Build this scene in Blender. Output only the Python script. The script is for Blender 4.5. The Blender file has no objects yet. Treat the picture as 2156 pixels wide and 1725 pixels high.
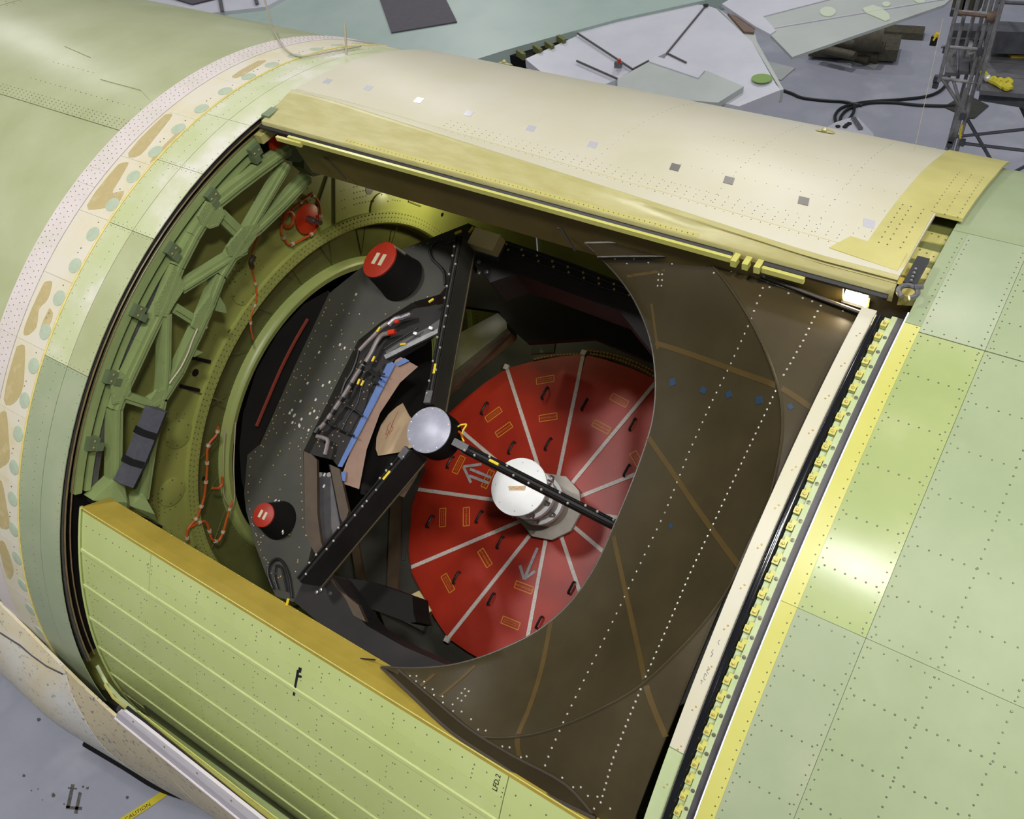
import bpy, bmesh, math, random
from mathutils import Vector, Matrix
from mathutils.bvhtree import BVHTree
from mathutils.geometry import tessellate_polygon
random.seed(7)
SC = bpy.context.scene
COL = SC.collection
PI = math.pi
rad = math.radians

# ------------------------------------------------------------------ camera
# fuselage frame: x aft, y inboard, z up the flank; rotated by TILT about x and lifted by LIFT it becomes the hangar frame
TILT, LIFT, R = rad(56), 5.4, 3.25
FOC = 1900.0
CAMROT = Matrix(((0.829, -0.333, 0.449), (0.386, -0.240, -0.891), (0.404, 0.912, -0.071)))
def _orth(m):
    z = m.col[2].normalized(); x = (m.col[0] - z * m.col[0].dot(z)).normalized(); y = z.cross(x)
    return Matrix((x, y, z)).transposed()
CAMROT = _orth(CAMROT)
CAMG = Vector((0, -7.0838, 0))
F2W = Matrix(((1, 0, 0), (0, math.cos(TILT), math.sin(TILT)), (0, -math.sin(TILT), math.cos(TILT))))
def W(p): return F2W @ Vector(p) + Vector((0, 0, LIFT))
cam = bpy.data.cameras.new('camera')
cam.sensor_fit = 'HORIZONTAL'; cam.sensor_width = 36; cam.lens = 36 * FOC / 2156
cam.clip_start = 0.05; cam.clip_end = 300
cam_o = bpy.data.objects.new('camera', cam); COL.objects.link(cam_o)
cam_o.matrix_world = Matrix.Translation(W(CAMG)) @ (F2W @ CAMROT).to_4x4()
SC.camera = cam_o

# ------------------------------------------------------------------ world, lamps, exposure
SC.view_settings.view_transform = 'Standard'
SC.view_settings.look = 'None'
SC.view_settings.gamma = 1.0
SC.view_settings.use_curve_mapping = False
SC.view_settings.exposure = 0.0
wd = bpy.data.worlds.new('hangar_air'); SC.world = wd; wd.use_nodes = True
wd.node_tree.nodes['Background'].inputs[0].default_value = (0.80, 0.86, 1.0, 1)
wd.node_tree.nodes['Background'].inputs[1].default_value = 0.15
def area(name, loc, size, power, col, aim=None, shape='DISK'):
    l = bpy.data.lights.new(name, 'AREA'); l.shape = shape; l.size = size; l.energy = power; l.color = col
    o = bpy.data.objects.new(name, l); COL.objects.link(o); o.location = loc
    d = (Vector(aim) - Vector(loc)) if aim else Vector((0, 0, -1))
    o.rotation_euler = d.to_track_quat('-Z', 'Y').to_euler()
    return o
LAMP = 0.51
for lx, ly, pw in ((2.4, -4.5, 1450), (5.6, -6.2, 1350), (-1.0, -5.6, 470), (-7.6, -5.9, 1350), (-1.2, 7.0, 400), (-14, 7.0, 700), (-28, 9.3, 900),
                   (-26, -5.6, 400), (11, 7.0, 400), (-8, 20, 1500), (6, 20, 1200), (-22, 22, 1500), (-2, -17, 90), (-13, -17, 60)):
    area('ceiling_lamp', (lx, ly, 18), 1.1, pw * LAMP, (1.0, 0.985, 0.97))

# ------------------------------------------------------------------ pixel -> surface (photograph frame 2156 x 1725)
def ray(u, v):
    return CAMROT @ Vector(((u - 1078) / FOC, -(v - 862.5) / FOC, -1)).normalized()
def cy(u, v, r=R):
    d = ray(u, v); a = d.y**2 + d.z**2; b = CAMG.y * d.y; c = CAMG.y**2 - r * r
    t = (-b - math.sqrt(max(b * b - a * c, 0))) / a; p = CAMG + d * t
    return p.x, math.degrees(math.atan2(p.z, -p.y)) + 56
def CP(x, t, r=R):
    a = rad(t - 56); return W((x, -r * math.cos(a), r * math.sin(a)))
def cyw(u, v, r=R): x, t = cy(u, v, r); return CP(x, t, r)
def onx(u, v, x): d = ray(u, v); return W(CAMG + d * ((x - CAMG.x) / d.x))
def XP(x, r, t): return CP(x, t, r)
TM = Vector((-3.0, 0.43, -0.09)); TA = rad(4.2)
TO = Vector((0, -math.cos(TA), math.sin(TA))); TV = Vector((0, math.sin(TA), math.cos(TA))); TX = Vector((1, 0, 0))
def tel(u, v, h): d = ray(u, v); return W(CAMG + d * ((TM + TO * h - CAMG).dot(TO) / d.dot(TO)))
def TP(a, b, h): return W(TM + TX * a + TV * b + TO * h)
TOW, TVW, TXW = (F2W @ TO), (F2W @ TV), (F2W @ TX)
def flr(u, v, z=0.0): d = F2W @ ray(u, v); c = W(CAMG); return c + d * ((z - c.z) / d.z)
WN = Vector((0, -0.12, 1)).normalized()
def wing(u, v, dz=0.0): d = F2W @ ray(u, v); c = W(CAMG); p0 = Vector((0, 3.3, 3.5 + dz)); return c + d * ((p0 - c).dot(WN) / d.dot(WN))
def vy(u, v, y): d = F2W @ ray(u, v); c = W(CAMG); return c + d * ((y - c.y) / d.y)

# ------------------------------------------------------------------ materials
def lin(c): return tuple(((x / 255) / 12.92 if x / 255 <= 0.04045 else ((x / 255 + 0.055) / 1.055) ** 2.4) for x in c)
MATS = {}
def mat(name, c1, c2=None, scale=3.0, rough=0.5, metal=0.0, bump=0.0, bscale=40, c3=None, stretch=(1, 1, 1), lo=0.35, hi=0.7, spec=0.5, emit=0, coat=0.0, sp=None):
    if name in MATS: return MATS[name]
    m = bpy.data.materials.new(name); m.use_nodes = True; nt = m.node_tree; N, L = nt.nodes, nt.links
    b = N['Principled BSDF']; b.inputs['Roughness'].default_value = rough; b.inputs['Metallic'].default_value = metal
    b.inputs['Specular IOR Level'].default_value = spec; b.inputs['Coat Weight'].default_value = coat; b.inputs['Coat Roughness'].default_value = 0.12
    b.inputs['Base Color'].default_value = (*lin(c1), 1)
    geo = N.new('ShaderNodeNewGeometry'); mp = N.new('ShaderNodeMapping'); mp.inputs['Scale'].default_value = stretch
    L.new(geo.outputs['Position'], mp.inputs['Vector'])
    if c2:
        n = N.new('ShaderNodeTexNoise'); n.inputs['Scale'].default_value = scale; n.inputs['Detail'].default_value = 5; n.inputs['Roughness'].default_value = 0.6
        L.new(mp.outputs[0], n.inputs['Vector'])
        r = N.new('ShaderNodeValToRGB'); r.color_ramp.elements[0].position = lo; r.color_ramp.elements[1].position = hi
        r.color_ramp.elements[0].color = (*lin(c1), 1); r.color_ramp.elements[1].color = (*lin(c2), 1)
        if c3:
            e = r.color_ramp.elements.new((lo + hi) / 2); e.color = (*lin(c3), 1)
        L.new(n.outputs['Fac'], r.inputs['Fac']); out = r.outputs['Color']
        if sp:
            n2 = N.new('ShaderNodeTexNoise'); n2.inputs['Scale'].default_value = sp[1]; n2.inputs['Detail'].default_value = 3
            L.new(mp.outputs[0], n2.inputs['Vector'])
            r2 = N.new('ShaderNodeValToRGB'); r2.color_ramp.elements[0].position = sp[2]; r2.color_ramp.elements[1].position = sp[2] + 0.05
            L.new(n2.outputs['Fac'], r2.inputs['Fac'])
            mx = N.new('ShaderNodeMix'); mx.data_type = 'RGBA'; L.new(r2.outputs['Color'], mx.inputs['Factor'])
            L.new(out, mx.inputs['A']); mx.inputs['B'].default_value = (*lin(sp[0]), 1); out = mx.outputs['Result']
        L.new(out, b.inputs['Base Color'])
    if bump:
        n3 = N.new('ShaderNodeTexNoise'); n3.inputs['Scale'].default_value = bscale; n3.inputs['Detail'].default_value = 3
        L.new(mp.outputs[0], n3.inputs['Vector']); bm = N.new('ShaderNodeBump'); bm.inputs['Strength'].default_value = bump; bm.inputs['Distance'].default_value = 0.01
        L.new(n3.outputs['Fac'], bm.inputs['Height']); L.new(bm.outputs[0], b.inputs['Normal'])
    if emit:
        b.inputs['Emission Color'].default_value = (*lin(c1), 1); b.inputs['Emission Strength'].default_value = emit
    MATS[name] = m; return m
M_GREEN = mat('green_primer', (165, 170, 126), (181, 185, 146), 1.6, 0.34, c3=(173, 178, 136), bump=0.06, bscale=3)
M_GREEN_AFT = mat('green_primer_aft', (144, 157, 119), (156, 166, 129), 2.2, 0.52, c3=(150, 162, 125), bump=0.05, bscale=4, spec=0.3)
M_GREEN_YEL = mat('green_primer_fresh', (154, 168, 108), (172, 180, 126), 2.6, 0.22, c3=(160, 172, 114), bump=0.08, bscale=5)
M_GREEN_DULL = mat('green_primer_dull', (150, 162, 128), (164, 170, 139), 3, 0.34, c3=(156, 166, 133), bump=0.04, bscale=5, spec=0.4)
M_GREEN_PALE = mat('green_primer_sanded', (186, 194, 144), (216, 214, 198), 2.6, 0.42, c3=(196, 200, 162), bump=0.03, bscale=6)
M_SPLICE = mat('pinkish_filler', (216, 205, 200), (204, 198, 184), 4, 0.55, c3=(212, 201, 195))
M_FAIR = mat('cream_filler', (214, 207, 188), (206, 192, 146), 3.2, 0.5, c3=(212, 203, 174), lo=0.4, hi=0.75)
M_FAIR2 = mat('brown_stain', (188, 171, 122), (200, 184, 138), 9, 0.5, c3=(181, 164, 114))
M_DOT = mat('greygreen_potting', (178, 190, 164), (168, 180, 156), 30, 0.6)
M_SEALY = mat('yellow_edge_sealant', (222, 206, 130), (206, 190, 110), 20, 0.5)
M_CREAM = mat('cream_composite', (205, 200, 180), (196, 191, 160), 1.2, 0.38, c3=(201, 195, 170), bump=0.02, bscale=8)
M_CREAMRIM = mat('cream_yellow_rim', (186, 179, 126), (172, 164, 104), 5, 0.34, c3=(178, 170, 114), stretch=(1, 4, 4))
M_YELP = mat('yellow_primer', (196, 188, 116), (178, 170, 100), 3, 0.4, c3=(188, 180, 108), bump=0.02)
M_YELSTRIP = mat('bright_yellow_primer', (192, 189, 98), (200, 196, 112), 3, 0.3)
M_GREENSTRIP = mat('green_strip', (184, 196, 150), (172, 186, 136), 6, 0.4)
M_GOLD = mat('gold_primer', (166, 144, 58), (152, 132, 50), 5, 0.42, c3=(158, 138, 54))
M_LDOOR = mat('lime_primer', (182, 194, 122), (192, 202, 134), 1.8, 0.34, c3=(186, 198, 128), bump=0.02)
M_LRIB = mat('lime_primer_rib', (190, 200, 134), (180, 190, 122), 6, 0.4)
M_BULK = mat('chromate_primer', (166, 170, 88), (156, 160, 84), 2.5, 0.42, c3=(160, 166, 86))
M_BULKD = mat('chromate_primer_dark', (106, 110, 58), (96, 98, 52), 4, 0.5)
M_LIP = mat('ring_lip_green', (172, 182, 108), (160, 172, 100), 5, 0.38)
M_TRUSS = mat('truss_green', (150, 166, 106), (138, 154, 98), 4, 0.42, c3=(144, 160, 102))
M_TRUSSD = mat('truss_greygreen', (110, 124, 88), (98, 112, 80), 6, 0.42)
M_BLACK = mat('black_rubber', (18, 18, 20), (26, 26, 28), 20, 0.45)
M_GLOSSB = mat('black_seal_tube', (14, 14, 18), (20, 20, 24), 8, 0.16, spec=0.8)
M_CHAR = mat('charcoal_strip', (92, 88, 88), (76, 74, 76), 14, 0.5)
M_WEB = mat('gold_primer_shaded', (118, 102, 54), (104, 90, 48), 4, 0.45)  # gold primer with the shade under the door lip put into its colour
M_LIPSTRIP = mat('lip_strip', (190, 182, 108), (180, 172, 96), 8, 0.4)
M_GOLDLINE = mat('tan_edge', (150, 128, 88), (130, 110, 74), 20, 0.4)
M_RIVET = mat('grey_rivet', (112, 112, 92), rough=0.4, metal=0.4)
M_RIVD = mat('dark_rivet', (86, 88, 62), rough=0.5)
M_SHINY = mat('bright_rivet', (225, 222, 210), rough=0.3, metal=0.5)
M_BRASSR = mat('brass_rivet', (196, 166, 98), rough=0.4, metal=0.4)
M_STEEL = mat('steel', (150, 150, 150), (120, 120, 124), 20, 0.35, metal=0.8)
M_FAIRB = mat('brown_composite', (66, 57, 35), (56, 47, 27), 3.0, 0.4, c3=(61, 52, 31), bump=0.05, bscale=160, spec=0.45)
M_FLINE = mat('amber_resin_line', (86, 68, 32), (78, 62, 30), 12, 0.45)
M_FBEAD = mat('dark_bead', (66, 60, 50), rough=0.4)
M_BLUET = mat('blue_tape_dark', (40, 62, 84), rough=0.5)
M_CARBON = mat('carbon_plate', (64, 63, 55), (53, 53, 46), 2.5, 0.5, c3=(59, 58, 50), bump=0.03, bscale=30, spec=0.35)
M_CARBOND = mat('carbon_dark', (46, 43, 42), (37, 35, 34), 4, 0.6, spec=0.25)
M_CARBONB = mat('carbon_black', (19, 18, 17), (24, 22, 19), 4, 0.65, spec=0.2)
M_BROWNB = mat('brown_laminate', (78, 62, 44), (66, 52, 38), 9, 0.5)
M_TAN = mat('tan_edge_strip', (96, 84, 60), rough=0.5)
M_RED = mat('red_cover', (176, 42, 16), (164, 36, 14), 6, 0.45, bump=0.01, bscale=60, spec=0.6)
M_SEAM = mat('white_seam_tape', (226, 216, 206), (196, 184, 172), 60, 0.5)
M_HANDLE = mat('black_handle', (30, 28, 28), rough=0.4)
M_LABEL = mat('yellow_label_print', (214, 152, 44), rough=0.5)
M_ARROW = mat('grey_tape', (178, 176, 178), (150, 146, 146), 30, 0.45)
M_WHITEP = mat('white_paint', (250, 250, 248), (244, 244, 242), 8, 0.34)
M_GREYP = mat('offwhite_paint', (196, 188, 176), (180, 172, 160), 10, 0.45)
M_ALU = mat('brushed_aluminium', (172, 172, 184), (152, 152, 168), 9, 0.4, metal=0.15, c3=(160, 160, 174))
M_CREAMBOX = mat('cream_box', (230, 212, 150), rough=0.5)
M_KRAFT = mat('kraft_paper', (150, 120, 100), (134, 106, 92), 6, 0.65, bump=0.2, bscale=9)
M_MASK = mat('blue_masking_tape', (92, 118, 172), (80, 106, 160), 20, 0.6)
M_FOAMC = mat('cream_card', (216, 186, 148), (206, 176, 140), 8, 0.6)
M_INK = mat('brown_ink', (176, 104, 78), rough=0.6)
M_ORANGE = mat('orange_wire', (192, 82, 24), (206, 100, 40), 30, 0.5)
M_WIREW = mat('white_wire', (190, 180, 150), rough=0.5)
M_ORED = mat('orange_red_cover', (206, 58, 12), (196, 50, 10), 8, 0.45)
M_FOAM = mat('charcoal_foam', (84, 84, 92), (74, 74, 82), 30, 0.8)
M_PIPE = mat('grey_pipe', (128, 116, 112), (112, 102, 98), 14, 0.4)
M_YTAG = mat('yellow_tag', (226, 196, 40), rough=0.5)
M_CAP = mat('dark_red_cap', (158, 38, 14), (146, 32, 12), 10, 0.5)
M_FLANGE = mat('brown_flange', (50, 43, 28), (44, 38, 24), 3.0, 0.8, spec=0.05)
M_REDCAP = mat('red_cap', (204, 48, 16), rough=0.45)
M_FOIL = mat('crumpled_foil', (170, 164, 168), (90, 84, 86), 60, 0.25, metal=0.6)
M_REDSTRIP = mat('dull_red_strip', (116, 44, 28), rough=0.5)
M_FLOOR = mat('painted_floor', (164, 165, 176), (174, 175, 184), 0.7, 0.3, c3=(156, 158, 170), bump=0.01, bscale=20, sp=((104, 104, 112), 2.3, 0.76))
M_WING = mat('wing_primer', (168, 184, 176), (156, 174, 166), 0.9, 0.4, c3=(163, 180, 172))
M_WWHITE = mat('wing_white', (204, 204, 212), (194, 194, 204), 1.4, 0.38)
M_WGREY = mat('wing_grey', (182, 187, 182), (172, 178, 174), 1.4, 0.38)
M_MATD = mat('dark_rubber_mat', (84, 80, 88), (78, 74, 82), 10, 0.7)
M_PATCHG = mat('pale_green_patch', (196, 208, 182), rough=0.5)
M_GREENSPOT = mat('green_spot', (128, 160, 82), rough=0.5)
M_WOOD = mat('brown_wood', (120, 98, 84), (96, 76, 64), 12, 0.6, stretch=(1, 6, 6))
M_CABLE = mat('black_cable', (24, 28, 28), rough=0.45)
M_TUBE = mat('scaffold_tube', (150, 150, 152), (112, 108, 106), 9, 0.42, metal=0.3)
M_TUBED = mat('scaffold_tube_dark', (84, 86, 92), (70, 70, 76), 9, 0.5, metal=0.2)
M_DECK = mat('deck_plank', (98, 98, 102), (84, 84, 88), 6, 0.6, stretch=(1, 5, 1))
M_YPLANK = mat('yellow_plank', (170, 140, 30), (150, 122, 26), 6, 0.6)
M_YROPE = mat('yellow_rope', (206, 196, 50), (180, 168, 40), 30, 0.6)
M_DPAD = mat('olive_pad', (62, 62, 54), (52, 52, 46), 10, 0.7)
M_OLDBUNDLE = mat('dark_bundle', (84, 78, 60), (62, 60, 48), 8, 0.6)
M_CAUTION = mat('caution_tape', (206, 190, 44), rough=0.45)
M_MARK = mat('floor_mark', (70, 62, 54), (110, 106, 104), 30, 0.7)
M_BELLY = mat('speckled_belly', (206, 204, 196), (200, 186, 148), 1.6, 0.45, c3=(204, 196, 176), stretch=(1, 2.2, 1), sp=((140, 144, 140), 26, 0.62))
M_BELLYT = mat('speckled_belly_tan', (202, 188, 150), (188, 174, 136), 2.5, 0.45, c3=(198, 184, 150), stretch=(1, 2.2, 1), sp=((120, 124, 124), 24, 0.60))
M_BELLYG = mat('belly_green_grey', (160, 170, 150), (184, 186, 172), 3, 0.45)
M_RAIL = mat('white_rail', (214, 206, 208), (204, 198, 202), 8, 0.4)
M_STRING = mat('pale_cord', (176, 168, 148), rough=0.7)
M_GLASSL = mat('lamp_glow', (255, 236, 190), emit=30)
M_TAPEA = mat('shiny_tape_square', (214, 212, 216), rough=0.2, metal=0.3)
M_TAPEB = mat('grey_tape_square', (116, 112, 104), rough=0.35, metal=0.2)

# ------------------------------------------------------------------ object helpers
BASE = {}
def tag(o, label=None, cat=None, group=None, kind=None):
    if label: o['label'] = label
    if cat: o['category'] = cat
    if group: o['group'] = group
    if kind: o['kind'] = kind
    return o
def thing(name, label, cat, loc=(0, 0, 0), group=None):
    o = bpy.data.objects.new(name, None); COL.objects.link(o); o.location = Vector(loc); o.empty_display_size = 0.1
    BASE[o.name] = Vector(loc); return tag(o, label, cat, group)
def smooth(me, ang=40):
    me.shade_smooth() if hasattr(me, 'shade_smooth') else None
    try: me.set_sharp_from_angle(angle=rad(ang))
    except Exception: pass
class MB:
    def __init__(s): s.v = []; s.f = []
    def add(s, vs, fs):
        n = len(s.v); s.v += [Vector(p) for p in vs]; s.f += [tuple(i + n for i in f) for f in fs]; return s
    def grid(s, P, closed_u=False, closed_v=False):
        nu, nv = len(P), len(P[0]); fs = []
        for i in range(nu if closed_u else nu - 1):
            for j in range(nv if closed_v else nv - 1):
                a, b = (i + 1) % nu, (j + 1) % nv
                fs.append((i * nv + j, a * nv + j, a * nv + b, i * nv + b))
        return s.add([p for r in P for p in r], fs)
    def slab(s, P, Q):
        """closed shell between two equal grids"""
        nu, nv = len(P), len(P[0]); n = nu * nv
        vs = [p for r in P for p in r] + [p for r in Q for p in r]; fs = []
        k = lambda i, j: i * nv + j
        for i in range(nu - 1):
            for j in range(nv - 1):
                fs.append((k(i, j), k(i + 1, j), k(i + 1, j + 1), k(i, j + 1)))
                fs.append((n + k(i, j + 1), n + k(i + 1, j + 1), n + k(i + 1, j), n + k(i, j)))
        for i in range(nu - 1):
            fs.append((k(i, 0), n + k(i, 0), n + k(i + 1, 0), k(i + 1, 0)))
            fs.append((k(i + 1, nv - 1), n + k(i + 1, nv - 1), n + k(i, nv - 1), k(i, nv - 1)))
        for j in range(nv - 1):
            fs.append((k(0, j + 1), n + k(0, j + 1), n + k(0, j), k(0, j)))
            fs.append((k(nu - 1, j), n + k(nu - 1, j), n + k(nu - 1, j + 1), k(nu - 1, j + 1)))
        return s.add(vs, fs)
    def prism(s, pts, vec):
        pts = [Vector(p) for p in pts]; vec = Vector(vec); n = len(pts)
        tris = tessellate_polygon([pts])
        fs = [tuple(t) for t in tris] + [tuple(n + i for i in reversed(t)) for t in tris]
        for i in range(n): j = (i + 1) % n; fs.append((i, n + i, n + j, j))
        return s.add(pts + [p + vec for p in pts], fs)
    def bar(s, p, q, w, h, up):
        p, q, up = Vector(p), Vector(q), Vector(up); d = (q - p).normalized(); sd = d.cross(up).normalized(); u = sd.cross(d).normalized()
        vs = [c + sd * (a * w / 2) + u * (b * h / 2) for c in (p, q) for a, b in ((-1, -1), (1, -1), (1, 1), (-1, 1))]
        return s.add(vs, [(0, 1, 2, 3), (7, 6, 5, 4), (0, 4, 5, 1), (1, 5, 6, 2), (2, 6, 7, 3), (3, 7, 4, 0)])
    def box(s, c, ax, ay, az):
        c, ax, ay, az = map(Vector, (c, ax, ay, az))
        vs = [c + ax * i + ay * j + az * k for k in (-.5, .5) for i, j in ((-.5, -.5), (.5, -.5), (.5, .5), (-.5, .5))]
        return s.add(vs, [(3, 2, 1, 0), (4, 5, 6, 7), (0, 1, 5, 4), (1, 2, 6, 5), (2, 3, 7, 6), (3, 0, 4, 7)])
    def tube(s, pts, r, n=8, cap=True, flat=None):
        pts = [Vector(p) for p in pts]; rings = []; prev = None
        for i, p in enumerate(pts):
            d = (pts[min(i + 1, len(pts) - 1)] - pts[max(i - 1, 0)]).normalized()
            if prev is None:
                a = d.orthogonal().normalized()
            else:
                a = prev - d * prev.dot(d)
                a = a.normalized() if a.length > 1e-6 else d.orthogonal().normalized()
            prev = a; b = d.cross(a)
            rr = r[i] if isinstance(r, (list, tuple)) else r
            rings.append([p + (a * math.cos(2 * PI * k / n) + b * math.sin(2 * PI * k / n)) * rr for k in range(n)])
        o = len(s.v); s.grid(rings, closed_v=True)
        if cap:
            s.f.append(tuple(o + k for k in reversed(range(n)))); m = o + (len(pts) - 1) * n; s.f.append(tuple(m + k for k in range(n)))
        return s
    def lathe(s, c, ax, prof, n=32):
        """prof: (radius, height) pairs along axis ax from c"""
        c, ax = Vector(c), Vector(ax).normalized(); a = ax.orthogonal().normalized(); b = ax.cross(a)
        rings = [[c + ax * h + (a * math.cos(2 * PI * k / n) + b * math.sin(2 * PI * k / n)) * r for k in range(n)] for r, h in prof]
        o = len(s.v); s.grid(rings, closed_v=True)
        if prof[0][0] > 1e-5: s.f.append(tuple(o + k for k in reversed(range(n))))
        if prof[-1][0] > 1e-5: m = o + (len(prof) - 1) * n; s.f.append(tuple(m + k for k in range(n)))
        return s
    def dome(s, p, nrm, r, h=None, n=6):
        p, nrm = Vector(p), Vector(nrm).normalized(); h = h or r * 0.5; a = nrm.orthogonal().normalized(); b = nrm.cross(a)
        vs = [p + (a * math.cos(2 * PI * k / n) + b * math.sin(2 * PI * k / n)) * r - nrm * 0.001 for k in range(n)] + \
             [p + nrm * h * 0.8 + (a * math.cos(2 * PI * k / n) + b * math.sin(2 * PI * k / n)) * r * 0.6 for k in range(n)] + [p + nrm * h]
        fs = [(k, (k + 1) % n, n + (k + 1) % n, n + k) for k in range(n)] + [(n + k, n + (k + 1) % n, 2 * n) for k in range(n)]
        return s.add(vs, fs)
    def ball(s, p, r, n=8, m=5):
        p = Vector(p); rings = [[p + Vector((math.sin(PI * i / m) * math.cos(2 * PI * k / n), math.sin(PI * i / m) * math.sin(2 * PI * k / n), math.cos(PI * i / m))) * r for k in range(n)] for i in range(1, m)]
        o = len(s.v); s.grid(rings, closed_v=True); t = len(s.v); s.v += [p + Vector((0, 0, r)), p - Vector((0, 0, r))]
        s.f += [(t, o + k, o + (k + 1) % n) for k in range(n)]; q = o + (m - 2) * n
        s.f += [(t + 1, q + (k + 1) % n, q + k) for k in range(n)]; return s
    def mesh(s, name, mt, off=Vector((0, 0, 0)), sm=True, fix=True):
        me = bpy.data.meshes.new(name); me.from_pydata([tuple(p - off) for p in s.v], [], s.f); me.update()
        if fix:
            b = bmesh.new(); b.from_mesh(me); bmesh.ops.recalc_face_normals(b, faces=b.faces); b.to_mesh(me); b.free()
        me.materials.append(mt)
        if sm: smooth(me)
        return me
    def part(s, name, mt, parent, label=None, kind=None, sm=True, fix=True):
        off = BASE[parent.name]; o = bpy.data.objects.new(name, s.mesh(name, mt, off, sm, fix)); COL.objects.link(o)
        o.parent = parent; BASE[o.name] = off
        if label: o['label'] = label
        if name in ('screws', 'bolts', 'rivets', 'studs', 'clamps'): kind = 'stuff'
        if kind: o['kind'] = kind
        return o
    def solo(s, name, mt, label=None, cat=None, group=None, kind=None, sm=True, loc=None):
        if loc is None:
            loc = sum(s.v, Vector()) / len(s.v); loc.z = min(p.z for p in s.v)
        o = bpy.data.objects.new(name, s.mesh(name, mt, loc, sm)); COL.objects.link(o); o.location = loc; BASE[o.name] = loc
        return tag(o, label, cat, group, kind)
def lerp(a, b, t): return a + (b - a) * t
def shell(x0, x1, t0, t1, r, th, nx=None, nt=None, mb=None):
    nt = nt or max(2, int(abs(t1 - t0) / 2)) ; nx = nx or 2
    xs = [lerp(x0, x1, i / (nx - 1)) for i in range(nx)]; ts = [lerp(t0, t1, j / nt) for j in range(nt + 1)]
    return (mb or MB()).slab([[CP(x, t, r) for t in ts] for x in xs], [[CP(x, t, r - th) for t in ts] for x in xs])
def cpoly(pts, r, th, step=2.0, rf=None, xstep=None):
    """polygon given in (x, degrees) wrapped on the fuselage, with thickness"""
    bm = bmesh.new(); vs = [bm.verts.new((x, t, 0)) for x, t in pts]
    for q in tessellate_polygon([[Vector((x, t * rad(1) * R, 0)) for x, t in pts]]):
        try: bm.faces.new([vs[i] for i in q])
        except ValueError: pass
    lo, hi = min(t for _, t in pts), max(t for _, t in pts); k = math.ceil(lo / step) * step
    while k < hi:
        bmesh.ops.bisect_plane(bm, geom=bm.verts[:] + bm.edges[:] + bm.faces[:], plane_co=(0, k, 0), plane_no=(0, 1, 0)); k += step
    if xstep:
        lo, hi = min(x for x, _ in pts), max(x for x, _ in pts); k = math.ceil(lo / xstep) * xstep
        while k < hi:
            bmesh.ops.bisect_plane(bm, geom=bm.verts[:] + bm.edges[:] + bm.faces[:], plane_co=(k, 0, 0), plane_no=(1, 0, 0)); k += xstep
    bmesh.ops.remove_doubles(bm, verts=bm.verts[:], dist=1e-5)
    bm.verts.ensure_lookup_table(); n = len(bm.verts); idx = {v: i for i, v in enumerate(bm.verts)}
    rr = rf or (lambda x, t: r)
    m = MB(); fs = [tuple(idx[v] for v in f.verts) for f in bm.faces]; fs2 = [tuple(n + i for i in reversed(f)) for f in fs]
    sd = []
    for e in bm.edges:
        if len(e.link_faces) == 1:
            a, b = idx[e.verts[0]], idx[e.verts[1]]; sd.append((a, b, n + b, n + a))
    m.add([CP(v.co.x, v.co.y, rr(v.co.x, v.co.y)) for v in bm.verts] + [CP(v.co.x, v.co.y, rr(v.co.x, v.co.y) - th) for v in bm.verts], fs + fs2 + sd)
    bm.free(); return m
def nrm(t): a = rad(t - 56); return F2W @ Vector((0, -math.cos(a), math.sin(a)))
def rivets(pts, r=R, d=0.006, h=None, mb=None):
    mb = mb or MB()
    for x, t in pts: mb.dome(CP(x, t, r), nrm(t), d, h)
    return mb
def xrow(x0, x1, t, sp=0.045): n = max(1, int(abs(x1 - x0) / sp)); return [(lerp(x0, x1, i / n), t) for i in range(n + 1)]
def trow(x, t0, t1, sp=0.045): n = max(1, int(abs(t1 - t0) * rad(1) * R / sp)); return [(x, lerp(t0, t1, i / n)) for i in range(n + 1)]
def arc(x, r, t0, t1, n=None):
    n = n or max(4, int(abs(t1 - t0) / 2.5)); return [CP(x, lerp(t0, t1, i / n), r) for i in range(n + 1)]
def smoothline(pts, n=6):
    """Catmull-Rom through tuples/vectors"""
    P = [Vector(p) for p in pts]; out = []
    for i in range(len(P) - 1):
        a, b, c, d = P[max(i - 1, 0)], P[i], P[i + 1], P[min(i + 2, len(P) - 1)]
        for k in range(n):
            t = k / n; out.append(0.5 * ((2 * b) + (c - a) * t + (2 * a - 5 * b + 4 * c - d) * t * t + (3 * b - a - 3 * c + d) * t**3))
    out.append(P[-1]); return out
def px2(pts): return [(p[0], p[1]) for p in pts]
def curve2(pts, n=6): return [(p.x, p.y) for p in smoothline([(a, b, 0) for a, b in pts], n)]
def text_mesh(txt, size, name, mt, M, parent, depth=0.0006):
    c = bpy.data.curves.new(name, 'FONT'); c.body = txt; c.size = size; c.align_x = 'CENTER'; c.align_y = 'CENTER'; c.extrude = depth; c.resolution_u = 2
    o = bpy.data.objects.new(name, c); COL.objects.link(o); bpy.context.view_layer.update()
    me = bpy.data.meshes.new_from_object(o.evaluated_get(bpy.context.evaluated_depsgraph_get())); COL.objects.unlink(o); bpy.data.objects.remove(o)
    off = BASE[parent.name]; me.transform(Matrix.Translation(-off) @ M); me.materials.clear(); me.materials.append(mt); me.name = name
    q = bpy.data.objects.new(name, me); COL.objects.link(q); q.parent = parent; BASE[q.name] = off; return q

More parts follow.
